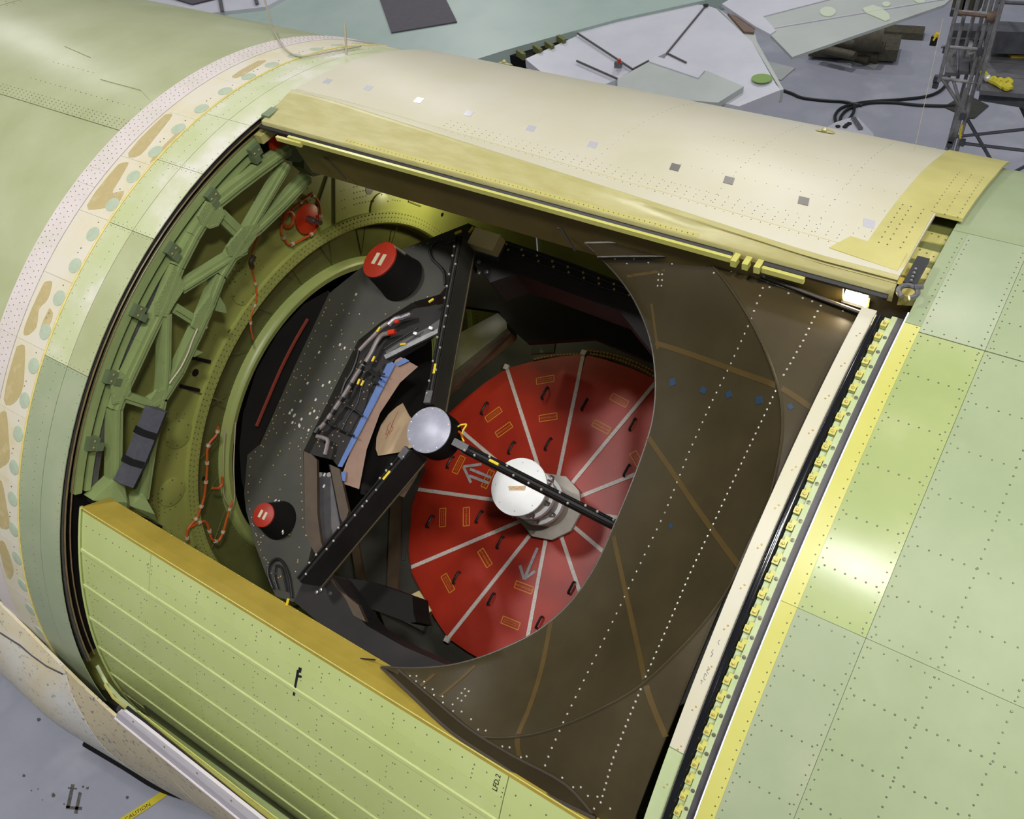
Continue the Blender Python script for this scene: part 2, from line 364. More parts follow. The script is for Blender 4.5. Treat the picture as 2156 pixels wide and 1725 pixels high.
# ================================================================== hangar floor
fl = MB().box((-4, 12, -0.05), (120, 0, 0), (0, 110, 0), (0, 0, 0.1)).solo('floor', M_FLOOR, kind='structure', sm=False, loc=Vector((-4, 12, 0)))
nm = MB()                                             # stencilled 4, worn
def floorpoly(pts, h): return MB().prism([flr(u, v, 0.002) for u, v in pts], (0, 0, h))
for q in ([(150, 1652), (157, 1652), (147, 1702), (139, 1702)], [(166, 1668), (172, 1670), (163, 1714), (156, 1713)], [(139, 1697), (173, 1700), (172, 1706), (139, 1704)], [(143, 1658), (162, 1660), (162, 1663), (143, 1661)]):
    nm.prism([flr(u, v, 0.001) for u, v in q], (0, 0, 0.003))
nm.part('painted_numeral', M_MARK, fl, label='worn dark numeral 4 painted on the floor', sm=False)
sp_ = MB()
for u, v, s in ((112, 1675, 6), (50, 1634, 4), (268, 1680, 4), (80, 1662, 2), (66, 1665, 2), (135, 1694, 2), (120, 1500, 4), (82, 1515, 5), (175, 1657, 3), (184, 1660, 4), (89, 1685, 1.5)):
    sp_.prism([flr(u + s * math.cos(a) * random.uniform(.6, 1.1), v + s * math.sin(a) * random.uniform(.6, 1.1), 0.001) for a in [i * PI / 4 for i in range(8)]], (0, 0, 0.002))
sp_.part('floor_stain', M_MARK, fl, kind='stuff', sm=False)

# ================================================================== aircraft fuselage
AC = thing('aircraft_fuselage', 'pale green primed aircraft fuselage filling the frame, with a wide cavity cut in its side', 'aircraft', (-3, 0, 2.0))
# dark liner under the skin joints
# ---- forward skin, four panels with open joints
for x0, x1, t0, t1 in ((-16, -8.62, 76.0, 150), (-8.605, -5.64, 76.0, 150), (-16, -8.62, 2, 75.9), (-8.605, -5.64, 2, 75.9)):
    shell(x0, x1, t0, t1, R - 0.012, 0.03, nx=6).part('skin_panel', M_GREEN, AC)
shell(-16, -5.0, -30, 150, R - 0.05, 0.02).part('inner_liner', M_RIVD, AC)
cpoly([(-5.645, 81.2), (-5.72, 81.9), (-5.89, 83.1), (-6.36, 83.1), (-6.55, 85), (-6.73, 86.8), (-7.14, 87.8), (-7.3, 92), (-7.3, 112), (-5.645, 112)], R - 0.006, 0.012).part('doubler_plate', M_GREEN, AC)
cpoly([(-5.645, 75.95), (-16, 75.95), (-16, 77.9), (-5.645, 77.9)], R - 0.007, 0.01).part('lap_strip', M_GREEN, AC)
rv = MB()
for t in (76.25, 76.7, 77.15, 77.6): rivets(xrow(-9, -5.68, t, 0.05), R - 0.007, 0.005, mb=rv)
for t in (80, 84, 88, 92, 96, 100): rivets(xrow(-7.0, -5.7, t, 0.06), R - 0.01, 0.004, mb=rv)
rivets(trow(-8.55, 30, 110, 0.07), R - 0.012, 0.006, mb=rv); rivets(trow(-8.68, 30, 110, 0.07), R - 0.012, 0.006, mb=rv)
rv.part('rivet_rows', M_RIVET, AC, kind='stuff', sm=False)
# ---- splice band with its drilled rows
for t0, t1 in ((2, 48), (48.02, 67.5), (67.52, 69.8), (69.82, 90), (90.02, 125)):
    shell(-5.655, -5.455, t0, t1, R + 0.004, 0.02).part('splice_band', M_SPLICE, AC)
rv = MB()
for k, x in enumerate((-5.63, -5.59, -5.54, -5.50)):
    rivets([(a, b + (0.25 if k % 2 else 0)) for a, b in trow(x, 16, 112, 0.045)], R + 0.004, 0.0045, mb=rv)
rv.part('splice_rivets', M_RIVET, AC, kind='stuff', sm=False)
# ---- filled fairing plates, two potted bolts in each
for k in range(14):
    t1 = 113.2 - 8.15 * k; t0 = t1 - 8.125
    if t0 < 0: t0 = 0
    p = shell(-5.45, -5.145, t0, t1, R + 0.002, 0.02, nx=4, nt=5).part('fairing_plate', M_FAIR, AC)
    for tc in (t1 - 2.1, t1 - 6.2):
        if tc > 4:
            c = CP(-5.205, tc, R + 0.002)
            MB().lathe(c - nrm(tc) * 0.004, nrm(tc), [(0.052, 0), (0.052, 0.006), (0.046, 0.007)], 20).part('potted_bolt', M_DOT, p)
    rivets([(-5.22, t1 - 0.6), (-5.235, t1 - 4.1), (-5.24, t1 - 4.7)], R + 0.002, 0.006).part('screws', M_RIVET, p, sm=False)
for pts in ([(-5.43, 80), (-5.37, 80.3), (-5.32, 77), (-5.30, 73.4), (-5.41, 73.1)], [(-5.185, 79), (-5.155, 78), (-5.155, 73.2), (-5.18, 73.4)], [(-5.41, 71.3), (-5.34, 71.9), (-5.30, 69.6), (-5.275, 67.6), (-5.19, 68.3), (-5.165, 66.6), (-5.22, 66), (-5.28, 65.3), (-5.41, 65.1)],
            [(-5.40, 55), (-5.33, 55.4), (-5.30, 53.4), (-5.34, 52), (-5.30, 50), (-5.37, 48.6), (-5.41, 49.5)], [(-5.25, 52.6), (-5.20, 52.2), (-5.19, 50.9), (-5.26, 50.2)], [(-5.42, 47), (-5.35, 47.5), (-5.29, 45.4), (-5.25, 43), (-5.30, 40.9), (-5.41, 40.6)], [(-5.42, 39), (-5.36, 39.4), (-5.30, 37), (-5.26, 34.4), (-5.32, 33), (-5.41, 32.6)],
            [(-5.42, 30.6), (-5.33, 31), (-5.27, 28), (-5.25, 25.4), (-5.40, 24.8)], [(-5.42, 22), (-5.33, 22.6), (-5.28, 19), (-5.40, 16.6)], [(-5.36, 95), (-5.30, 95.4), (-5.26, 90.5), (-5.33, 90)]):
    cpoly(curve2(pts + [pts[0]], 3)[:-1], R + 0.0032, .003).part('brown_stain', M_FAIR2, AC)
MB().tube(arc(-5.14, R + 0.002, 2, 116), 0.008, 6).part('edge_sealant', M_SEALY, AC)
# ---- green ring in front of the opening
seams = [0, 47.6, 64.2, 73.5, 82, 116]
for i in range(len(seams) - 1):
    m = (M_GREEN_DULL, M_GREEN_DULL, M_GREEN_PALE, M_GREEN_PALE, M_GREEN_PALE)[i] if i else M_GREEN_DULL
    shell(-5.135, -4.905, seams[i] + .03, seams[i + 1] - .03, R, 0.03).part('ring_panel', (M_GREEN_DULL, M_GREEN_PALE, M_GREEN_PALE, M_GREEN_PALE, M_GREEN_PALE)[i], AC)
    shell(-4.9, -4.70, seams[i] + .03, seams[i + 1] - .03, R, 0.006).part('ring_panel', (M_GREEN_DULL, M_GREEN, M_GREEN_PALE, M_GREEN_PALE, M_GREEN_PALE)[i], AC)
rv = MB()
for x in (-5.115, -4.99, -4.72): rivets(trow(x, 16, 110, 0.055), R, 0.0035, mb=rv)
for t in (47.9, 47.3, 64.5, 63.9, 73.8, 73.2): rivets(xrow(-5.1, -4.75, t, 0.04), R, 0.0035, mb=rv)
rv.part('ring_rivets', M_RIVD, AC, kind='stuff', sm=False)

# ---- door track: frame face and concentric rails
def ringplate(x, r0, r1, t0, t1, th, mb=None):
    n = max(6, int(abs(t1 - t0) / 2)); ts = [lerp(t0, t1, i / n) for i in range(n + 1)]
    return (mb or MB()).slab([[CP(x, t, r) for t in ts] for r in (r0, r1)], [[CP(x - th, t, r) for t in ts] for r in (r0, r1)])
T0, T1 = 8, 92
ringplate(-4.80, 2.93, 3.23, T0, T1, 0.03).part('track_frame', M_CARBONB, AC)
MB().tube(arc(-4.74, 3.185, T0, 86), 0.006, 6).part('track_edge', M_GOLDLINE, AC)
MB().tube(arc(-4.76, 3.135, T0, 83), 0.005, 6).part('track_edge', M_GOLDLINE, AC)
ringplate(-4.745, 3.19, 3.205, T0, 88, 0.05).part('seal_strip', M_CHAR, AC)
ringplate(-4.74, 3.078, 3.127, 33, 86, 0.05).part('track_rail', M_TRUSS, AC)
ringplate(-4.755, 3.005, 3.045, 33, 82, 0.04).part('track_rail', M_TRUSS, AC)
ringplate(-4.78, 2.94, 2.99, 33, 75, 0.02).part('track_web', M_CHAR, AC)
for k in range(6):
    t = 39.6 + 8.33 * k
    b = MB(); c = CP(-4.72, t, 3.075); rd = nrm(t); tg = (CP(-4.72, t + .5, 3) - CP(-4.72, t, 3)).normalized()
    b.box(c, (0.05, 0, 0), rd * 0.075, tg * 0.085); b.box(c - rd * 0.045 - tg * 0.02, (0.06, 0, 0), rd * 0.05, tg * 0.05)
    p = b.part('track_bracket', M_TRUSSD, AC, sm=False)
    h = MB()
    for s in (-.022, .022): h.dome(c + tg * s + Vector((0.026, 0, 0)), (1, 0, 0), 0.008)
    h.part('bolts', M_BRASSR, p)
# end stops near the top corner
MB().box(CP(-4.70, 84.3, 3.13), (0.06, 0, 0), nrm(84) * 0.06, (CP(0, 85, 3) - CP(0, 84, 3)).normalized() * 0.22).part('end_stop', M_YELP, AC, sm=False)
MB().box(CP(-4.70, 85.5, 3.21), (0.05, 0, 0), nrm(84) * 0.04, (CP(0, 85, 3) - CP(0, 84, 3)).normalized() * 0.16).part('end_stop', M_YELP, AC, sm=False)

# ---- forward bulkhead
BX = -5.07; BC = Vector((0, 0.0, -0.045))
def BP(x, r, a): return W(BC + Vector((x, -r * math.cos(a), r * math.sin(a))))
def bring(prof, name, m, n=96, a0=0, a1=2 * PI):
    cl = abs(a1 - a0 - 2 * PI) < 1e-6; k = n if cl else n + 1
    P = [[BP(x, r, a0 + (a1 - a0) * i / n) for i in range(k)] for x, r in prof]
    return MB().grid(P, closed_v=cl).part(name, m, AC)
bring([(BX - .02, 1.84), (BX, 1.84), (BX, 3.21), (BX - .02, 3.21)], 'bulkhead_plate', M_BULK)
bring([(BX, 1.955), (BX + .03, 1.95), (BX + .035, 1.86), (BX + .02, 1.845), (BX - .05, 1.84)], 'ring_flange', M_BULK)
bring([(BX - .02, 1.84), (BX - .06, 1.82), (BX - .14, 1.50)], 'ring_dish', M_BULKD)
bring([(BX - .14, 1.515), (BX - .10, 1.505), (BX - .07, 1.49), (BX - .06, 1.47), (BX - .075, 1.42), (BX - .10, 1.405), (BX - .16, 1.385)], 'ring_lip', M_LIP)
bring([(BX - .14, 1.39), (BX - .9, 1.36), (BX - .9, 0.01)], 'bearing_well', M_CARBONB)
rv = MB()
for r, st in ((1.94, .022), (1.905, .022), (1.87, .022), (1.53, .03)):
    n = int(2 * PI * r / .045)
    for i in range(n): rv.dome(BP(BX + (.034 if r > 1.7 else -.13), r, 2 * PI * i / n + r), (1, 0, 0), 0.0065)
for a in range(-60, 75, 9):
    for r in (2.05, 2.12, 2.2, 2.3, 2.4, 2.5):
        rv.dome(BP(BX, r, rad(a)), (1, 0, 0), 0.006); rv.dome(BP(BX, r, rad(a + .9)), (1, 0, 0), 0.006)
for a0, n, m_ in ((52, 5, 9), (-36, 6, 6), (14, 5, 6), (36, 4, 8), (66, 4, 10)):
    for i in range(n):
        for j in range(m_): rv.dome(BP(BX, 2.05 + j * .05, rad(a0 + i * 1.0)), (1, 0, 0), 0.0075)
rv.part('bulkhead_rivets', M_BULKD, AC, kind='stuff', sm=False)
for a in range(-55, 85, 14): MB().tube([BP(BX - .022, 1.82, rad(a)), BP(BX - .135, 1.52, rad(a + 4))], 0.004, 5).part('dish_seam', M_BULKD, AC)
def bcover(u, v, r, name='access_cover', m=M_BULK, h=.014):
    c = onx(u, v, BX); return MB().lathe(c - Vector((.004, 0, 0)), (1, 0, 0), [(r, 0), (r, h), (r - .012, h + .004)], 28).part(name, m, AC)
for u, v, r in ((514, 607, .13), (375, 913, .12), (361, 1036, .12), (800, 437, .13)):
    p = bcover(u, v, r); s = MB(); c = onx(u, v, BX + .014)
    for i in range(6): s.dome(c + Vector((0, math.cos(i * PI / 3), math.sin(i * PI / 3))) * (r - .02), (1, 0, 0), .008)
    s.part('screws', M_RIVD, p)
for u, v in ((423, 757), (400, 817)):
    a = onx(u - 20, v - 4, BX + .01); b = onx(u + 19, v + 5, BX + .01); MB().bar(a, b, .025, .02, (1, 0, 0)).part('slot', M_BLACK, AC, sm=False)
for u, v, r in ((411, 785, .03), (778, 398, .05), (931, 452, .02), (430, 1008, .02), (428, 1165, .03)):
    c = onx(u, v, BX); MB().lathe(c - Vector((.004, 0, 0)), (1, 0, 0), [(r, 0), (r, .007)], 16).part('hole', M_BLACK, AC)
for pts in ([(645, 505), (690, 372)], [(705, 372), (705, 480)], [(860, 424), (886, 434)], [(360, 1190), (413, 1150)], [(480, 700), (520, 660)], [(395, 820), (470, 845)]):
    a, b = onx(*pts[0], BX + .006), onx(*pts[1], BX + .006); MB().bar(a, b, .012, .012, (1, 0, 0)).part('panel_joint', M_BULKD, AC, sm=False)

# ---- cavity liner and aft closure (dark inside)
ts = [-12 - i * (262 / 60) for i in range(61)]
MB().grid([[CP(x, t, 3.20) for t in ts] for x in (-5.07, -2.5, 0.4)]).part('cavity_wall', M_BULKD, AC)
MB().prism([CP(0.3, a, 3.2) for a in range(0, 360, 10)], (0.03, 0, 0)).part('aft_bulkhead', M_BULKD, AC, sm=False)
shell(-5.1, -4.72, 116, 170, R, .03).part('crown_panel', M_GREEN, AC)
for t0, t1 in ((-150, -20), (112, 190)): shell(-4.72, 0.0, t0, t1, R - .02, .02).part('outer_skin', M_GREEN, AC)

# ---- aft edge strips, from the cavity outwards
def strip(x0, x1, t0, t1, r, th, name, m, nt=None): return shell(x0, x1, t0, t1, r, th, nt=nt).part(name, m, AC)
TB, TT = 18, 81.3
strip(-0.692, -0.624, 42, TT + .9, 3.155, .02, 'edge_strip', M_CREAM, 24); strip(-0.692, -0.624, TB, 41.9, 3.155, .02, 'edge_strip', M_GREENSTRIP, 12)
MB().tube([p for p in arc(-0.598, 3.165, TB, TT)], 0.023, 12).part('seal_tube', M_GLOSSB, AC)
strip(-0.63, -0.50, TB, TT, 3.10, .02, 'gutter', M_BLACK)
strip(-0.545, -0.5205, TB, TT, 3.20, .02, 'screw_strip', M_GREENSTRIP)
strip(-0.575, -0.545, TB, TT, 3.18, .02, 'clip_base', M_GREENSTRIP)
sc_ = MB()
for i in range(18): t = 22 + 3.35 * i; rivets([(-.655, t), (-.646, t + .35)], 3.155, .0055, mb=sc_)
sc_.part('screws', M_BRASSR, AC); sc_ = MB()
k = 0
while 20 + k * 1.55 < 80: sc_.lathe(CP(-0.532, 20 + k * 1.55, 3.1995), nrm(20 + k * 1.55), [(.009, 0), (.009, .003), (.004, .004)], 8); k += 1
sc_.part('screws', M_RIVET, AC)
for pts in ([(1490, 1404), (1494, 1410), (1488, 1413), (1492, 1420)], [(1488, 1424), (1484, 1418), (1482, 1430), (1486, 1432)], [(1480, 1436), (1476, 1432), (1477, 1441)], [(1502, 1368), (1498, 1374), (1501, 1377), (1496, 1384)], [(1516, 1348), (1512, 1352), (1514, 1358)]):
    MB().tube(smoothline([cyw(u, v, 3.1555) for u, v in pts], 3), .0011, 4).part('pencil_mark', M_CHAR, AC)
proto = None
for k in range(46):
    t = 19 + k * 1.36
    if t > 80.5: break
    if proto is None:
        b = MB(); b.box((0, 0, 0), (.027, 0, 0), (0, .030, 0), (0, 0, .022)); b.box((.008, .024, -.002), (.020, 0, 0), (0, .02, 0), (0, 0, .014)); b.dome((0, 0, .011), (0, 0, 1), .009, .006)
        me = b.mesh('clip', M_YELSTRIP, sm=False); b = MB().lathe((0, 0, .0112), (0, 0, 1), [(.006, 0), (.006, .008), (.003, .009)], 8); me2 = b.mesh('rivet', M_BRASSR); proto = 1
    n_ = nrm(t); tg = (CP(0, t + 1, 3) - CP(0, t, 3)).normalized(); c = CP(-0.561, t, 3.196)
    o = bpy.data.objects.new('clip', me); COL.objects.link(o); o.parent = AC
    rx = Vector((1, 0, 0)); o.matrix_local = Matrix.Translation(c - BASE[AC.name]) @ Matrix((rx, tg, n_)).transposed().to_4x4()
    r_ = bpy.data.objects.new('rivet', me2); COL.objects.link(r_); r_.parent = o
strip(-0.520, -0.484, TB, TT, 3.20, .02, 'dark_strip', M_CHAR)
strip(-0.484, -0.478, TB, TT, 3.252, .03, 'skin_edge', M_WHITEP)
strip(-0.4775, -0.4085, 55.912, 80.2, R, .02, 'edge_doubler', M_YELSTRIP); strip(-0.4775, -0.4085, TB, 55.888, R, .02, 'edge_doubler', M_YELSTRIP)
strip(-0.4775, -0.4085, 80.25, 93, R, .02, 'edge_doubler', M_GREEN_AFT)
# ---- aft skin panels
for x0, x1, t0, t1, m in ((-.408, -.1375, 55.912, 79.6, M_GREEN_YEL), (-.408, -.1375, 14, 55.888, M_GREEN_DULL), (-.408, -.1375, 79.7, 93, M_GREEN_DULL), (-.4775, -.1375, 93.1, 140, M_GREEN_AFT),
                          (-.136, 1.6, 55.912, 79.6, M_GREEN_AFT), (-.136, 1.6, 14, 55.888, M_GREEN_AFT), (-.136, 1.6, 79.7, 140, M_GREEN_AFT)):
    shell(x0, x1, t0, t1, R, .025, nx=2 if x1 < 0 else 5).part('aft_skin_panel', m, AC)
shell(-.47, 1.6, 10, 140, R - .03, .02).part('inner_liner', M_RIVD, AC)
rv = MB()
for t in (43.3, 47.65, 51.8, 59.4, 63.4, 67.5, 71.5, 75.6): rivets(xrow(-.375, -.17, t, .04), R, .0048, mb=rv)
for k in range(7):
    t = 28 + 4 * k
    if abs(t - 55.9) > 1: rivets(xrow(-.10, 1.2, t + .05, .038), R, .0052, mb=rv)
for t in (59.3, 63.1, 67.1, 70.9, 74.8, 83, 87): rivets(xrow(-.09, 1.2, t, .042), R, .0045, mb=rv)
for x in (.128, .392, .66): rivets(trow(x, 20, 95, .04), R, .005, mb=rv)
for x in (-.392, -.423, -.155, -.12): rivets(trow(x, 18, 92, .042), R, .0042, mb=rv)
for t in (55.4, 56.4, 79.1, 80.1): rivets(xrow(-.36, .9, t, .05), R, .0042, mb=rv)
rv.part('aft_rivets', M_RIVET, AC, kind='stuff', sm=False)
# ---- belly fairing: swells out below the opening
BB = [(-9.0, 10.5, 3.255), (-5.69, 9.17, 3.262), (-5.33, 8.04, 3.28), (-4.92, 7.22, 3.31), (-4.56, 7.98, 3.35), (-4.17, 9.3, 3.392), (-3.3, 8.9, 3.392), (-1.0, 8.5, 3.37)]
BS = [(-9.0, 3.5), (-5.92, 3.515), (-5.22, 3.55), (-4.73, 3.50), (-4.25, 3.458), (-3.83, 3.40), (-3.5, 3.385), (-1.0, 3.37)]
def pw(T, x, k):
    for p, q in zip(T, T[1:]):
        if x <= q[0]: u = max(0, (x - p[0]) / (q[0] - p[0])); return lerp(p[k], q[k], u)
    return T[-1][k]
def rb(x, t):
    tb_, r0, r1 = pw(BB, x, 1), pw(BB, x, 2), pw(BS, x, 1); s = min(1, max(0, (tb_ - t) / (tb_ + 4.4))); return lerp(r0, r1, s * (2 - s)) + .004
def cyb(u, v):
    r = 3.4
    for _ in range(25): x, t = cy(u, v, r); r = lerp(r, rb(x, t), .5)
    return x, t
SM1 = [cyb(*p) for p in ((138, 1418), (148, 1456), (160, 1484), (180, 1520), (200, 1552), (222, 1578))] + [(-4.2, -8), (-4.4, -40)]
SM2 = [cyb(*p) for p in ((330, 1590), (345, 1614), (368, 1648))] + [(-3.3, -10), (-3.4, -40)]
bd_ = lambda x: (x, pw(BB, x, 1))
cpoly([bd_(-9), bd_(-5.69), bd_(-5.33), bd_(-4.93)] + SM1 + [(-9, -40)], R, .02, rf=rb, xstep=.12).part('belly_panel', M_BELLY, AC)
cpoly([bd_(-4.91), bd_(-4.7), bd_(-4.56), bd_(-4.17), bd_(-3.8)] + SM2 + [(p[0] + .012, p[1]) for p in reversed(SM1)], R, .02, rf=rb, xstep=.12).part('belly_panel', M_BELLYT, AC, label='speckled tan panel')
cpoly([bd_(-3.78), bd_(-3.3), bd_(-1), (-1, -40)] + [(p[0] + .012, p[1]) for p in reversed(SM2)], R, .02, rf=rb, xstep=.12).part('belly_panel', M_BELLYT, AC, label='speckled tan panel')
cpoly([cyb(*p) for p in ((0, 1331), (40, 1360), (66, 1380), (100, 1402), (134, 1419), (132, 1421), (98, 1405), (64, 1382), (38, 1363), (0, 1334))], R, .004, rf=lambda x, t: rb(x, t) + .003).part('belly_joint', M_CHAR, AC)
MB().box(CP(-4.30, -4, 3.44) , (.09, 0, 0), nrm(-4) * .02, (CP(0, 1, 3) - CP(0, 0, 3)).normalized() * .09).part('tape_tab', M_CREAMBOX, AC, sm=False)
# ---- sill rail along the bottom of the opening
def sline(p, q, r, ext=2.2):
    A_, B_ = cyw(*p, r), cyw(*q, r); return [A_, A_ + (B_ - A_) * .5, B_, B_ + (B_ - A_) * ext]
def sstrip(l1, l2, th, name, m, nrmv=None, parent=None):
    n_ = nrmv or nrm(12); return MB().slab([l1, l2], [[p - n_ * th for p in l1], [p - n_ * th for p in l2]]).part(name, m, parent or AC, sm=False)
r_lo, r_lo2, r_hi = sline((243, 1512), (471, 1698), 3.405), sline((248, 1500), (482, 1692), 3.41), sline((262, 1498), (545, 1722), 3.40)
SR = sstrip(r_lo2, r_hi, .02, 'sill_rail', M_RAIL); sstrip(r_lo, r_lo2, .03, 'rail_lip', M_RAIL, parent=SR)
MB().tube(r_lo, .010, 6).part('rail_bead', M_RAIL, SR)
q = MB()
for i in range(12): q.dome(lerp(lerp(r_lo2[0], r_hi[0], .5), lerp(r_lo2[-1], r_hi[-1], .5), (i + .4) / 12) + nrm(12) * .001, nrm(12), .008)
q.part('bolts', M_RIVET, SR)
s_bk = sline((268, 1490), (552, 1722), 3.372); MB().tube([p for p in s_bk], .012, 6).part('sill_seal', M_BLACK, AC)
y_lo, y_hi = sline((276, 1500), (560, 1722), 3.35), sline((288, 1500), (574, 1722), 3.34); sstrip(y_lo, y_hi, .015, 'sill_strip', M_YELSTRIP)
g_hi = sline((316, 1514), (600, 1722), 3.27); sstrip(y_hi, g_hi, .01, 'sill_wall', M_GREENSTRIP)
k_hi = sline((300, 1484), (618, 1722), 3.125); sstrip(g_hi, k_hi, .01, 'sill_gutter', M_BLACK)
q = MB()
for i in range(70): q.dome(lerp(lerp(y_hi[0], g_hi[0], .25), lerp(y_hi[2], g_hi[2], .25), i / 45), nrm(14), .004)
q.part('rail_rivets', M_RIVD, AC, kind='stuff', sm=False)
MB().tube([cyw(u, v, r) for u, v, r in ((205, 1402, 3.16), (225, 1440, 3.2), (252, 1470, 3.25), (285, 1498, 3.3))], .014, 6).part('corner_strip', M_GREENSTRIP, AC)
MB().tube([cyw(u, v, r) for u, v, r in ((222, 1442, 3.22), (240, 1470, 3.26), (262, 1488, 3.3), (282, 1504, 3.34))], .012, 6).part('corner_strip', M_YELP, AC, label='yellow strip')
MB().tube([cyw(u, v, r) for u, v, r in ((218, 1462, 3.2), (232, 1484, 3.25), (256, 1494, 3.3))], .035, 8).part('corner_block', M_BLACK, AC)
MB().tube([CP(-4.93, 103.5, R), CP(-4.93, 103.5, R + .22)], .009, 6).part('rod_antenna', M_STRING, AC)

# ================================================================== upper cavity door
UD = thing('cavity_hatch', 'cream rigid upper door with rounded lower lip above the cavity opening', 'hatch', CP(-2.7, 95, 3.2))
def tb(x): return lerp(88.6, 83.5, (x + 4.3) / 3.6) if x > -4.3 else 88.6
def tj(x): return lerp(89.6, 86.1, min(1, max(0, (x + 4.25) / 3.6)))
def lip(x):
    b = max(tb(x), 83.9)
    return [(83.2, 3.20), (83.22, 3.240), (83.3, 3.247), (lerp(83.3, b, .4), 3.262), (lerp(83.3, b, .75), 3.282), (b - .3, 3.295), (b, 3.299), (b + .3, 3.298)]
def lip2(x): b = max(tb(x), 83.9); j = max(tj(x), b + .9); return [(b + .2, 3.2994), (b + .32, 3.2988), (lerp(b, j, .5) + .15, 3.292), (j, 3.287)]
XS = [-4.665 + i * (4.085 / 24) for i in range(25)]
def xe(x, t): return x
MB().slab([[CP(x, t, r) for t, r in lip(x)] for x in XS], [[CP(x, t, r - .02) for t, r in lip(x)] for x in XS]).part('door_lip', M_CREAMRIM, UD)
MB().slab([[CP(x, t, r) for t, r in lip2(x)] for x in XS], [[CP(x, t, r - .02) for t, r in lip2(x)] for x in XS]).part('lip_band', M_CREAM, UD)
TS = [i / 24 for i in range(25)]
def ra(x): return 3.286 - 0.0 * x
MB().slab([[CP(lerp(-4.668, -4.70, s) if i == 0 else x, lerp(max(tj(x), max(tb(x), 83.9) + .9) + .02, 128, s), 3.286) for s in TS] for i, x in enumerate(XS)],
          [[CP(lerp(-4.668, -4.70, s) if i == 0 else x, lerp(max(tj(x), max(tb(x), 83.9) + .9) + .02, 128, s), 3.262) for s in TS] for i, x in enumerate(XS)]).part('door_skin', M_CREAM, UD)
cpoly([(-.79, 85.6), (-.585, 85.2), (-.585, 87.5), (-.59, 94), (-.455, 94), (-.435, 106), (-.44, 118), (-.78, 118), (-.755, 109), (-.775, 94)], 3.292, .02).part('tail_skin', M_YELP, UD, label='yellow primed tail strip')
cpoly([(-.93, 85.3), (-.60, 84.6), (-.60, 87.0), (-.87, 87.4)], 3.297, .006).part('tail_patch', M_YELP, UD)
XR = [-3.95 + i * .1 for i in range(25)]
def lr(x, t): L = lip(x); return next((lerp(r0, r1, (t - t0) / (t1 - t0)) for (t0, r0), (t1, r1) in zip(L[2:], L[3:]) if t0 <= t <= t1), 3.26)
MB().slab([[CP(x, t, lr(x, t) + .0015) for t in (83.32, 83.55, lerp(84.0, 83.62, (x + 3.95) / 2.4))] for x in XR], [[CP(x, t, lr(x, t) - .003) for t in (83.32, 83.55, lerp(84.0, 83.62, (x + 3.95) / 2.4))] for x in XR]).part('rivet_strip', M_LIPSTRIP, UD)
rv = MB()
for i in range(78): x = -3.93 + i * .0305; t = lerp(83.66, 83.48, i / 77); rv.dome(CP(x, t, lr(x, t) + .001), nrm(84.4), .0045)
for dt in (-.25, -.75): rivets([(x, tj(x) + dt) for x in [-3.4 + i * .05 for i in range(54)]], 3.289, .0032, mb=rv)
for dt in (.6, 1.1, 1.8):
    rivets([(x, tj(x) + dt) for x in [-3.4 + i * .055 for i in range(52)]], 3.286, .0035, mb=rv)
for x in (-2.35, -1.6, -1.05): rivets(trow(x, tb(x) + 3, 112, .06), 3.286, .0035, mb=rv)
for t in (89, 92.5, 96, 100): rivets(xrow(-1.9, -.8, t, .06), 3.286, .003, mb=rv)
for x in (-.74, -.70, -.64): rivets(trow(x, 86, 94, .045), 3.293, .0045, mb=rv)
for x in (-.60, -.54, -.48): rivets(trow(x, 94, 104, .045), 3.293, .004, mb=rv)
rv.part('door_rivets', M_RIVET, UD, kind='stuff', sm=False)
MB().tube([CP(x, max(tj(x), max(tb(x), 83.9) + .9) + .01, 3.2865) for x in XS], .0018, 4).part('skin_joint', M_YELP, UD)
for k, (x, t) in enumerate([(-4.542, 93.6), (-4.207, 94.2), (-3.768, 94.0), (-3.356, 93.7), (-2.888, 93.5), (-2.451, 93.1), (-1.913, 92.5), (-1.597, 92.4), (-1.180, 91.9), (-0.830, 90.8)]):
    x2, t2 = x - .0, t - .85
    m = M_TAPEA if k in (0, 1, 2, 3, 4, 5, 9) else M_TAPEB
    cpoly([(x2 - .036, t2 + .6), (x2 + .018, t2 + .6), (x2 + .036, t2 - .6), (x2 - .018, t2 - .6)], 3.2885, .003).part('tape_square', m, UD)
for u, v in ((1063, 121), (1735, 278)):
    x, t = cy(u, v, 3.29); c = CP(x, t, 3.29); b = MB(); b.prism([c + Vector((dx, 0, 0)) + nrm(t) * dz for dx, dz in ((-.055, 0), (.055, 0), (.035, .010), (-.02, .013))], (CP(0, t + 1, 3) - CP(0, t, 3)).normalized() * .05); b.dome(c + nrm(t) * .012, nrm(t), .018, .02, 8)
    b.part('lifting_lug', M_CREAMRIM, UD)
# inner web, seal and bright edge under the lip
MB().slab([[CP(x, t, r) for r, t in ((3.215, 82.75), (2.87, 84.3))] for x in (-4.42, -1.3, -.8)], [[CP(x, t + .25, r) for r, t in ((3.215, 82.75), (2.87, 84.3))] for x in (-4.42, -1.3, -.8)]).part('door_web', M_WEB, UD, sm=False)
MB().tube([CP(-4.68, 83.0, 3.21), CP(-1.36, 83.0, 3.21)], .015, 6).part('door_seal', M_BLACK, UD); MB().tube([CP(-1.2, 83.0, 3.21), CP(-.6, 83.0, 3.21)], .015, 6).part('door_seal', M_BLACK, UD)
MB().bar(CP(-4.40, 82.55, 3.205), CP(-1.35, 82.55, 3.205), .018, .03, nrm(82)).part('edge_cap', M_YELSTRIP, UD, sm=False)
MB().bar(CP(-4.5, 82.3, 3.19), CP(-4.28, 82.3, 3.19), .02, .03, nrm(82)).part('edge_cap', M_YELSTRIP, UD, sm=False)
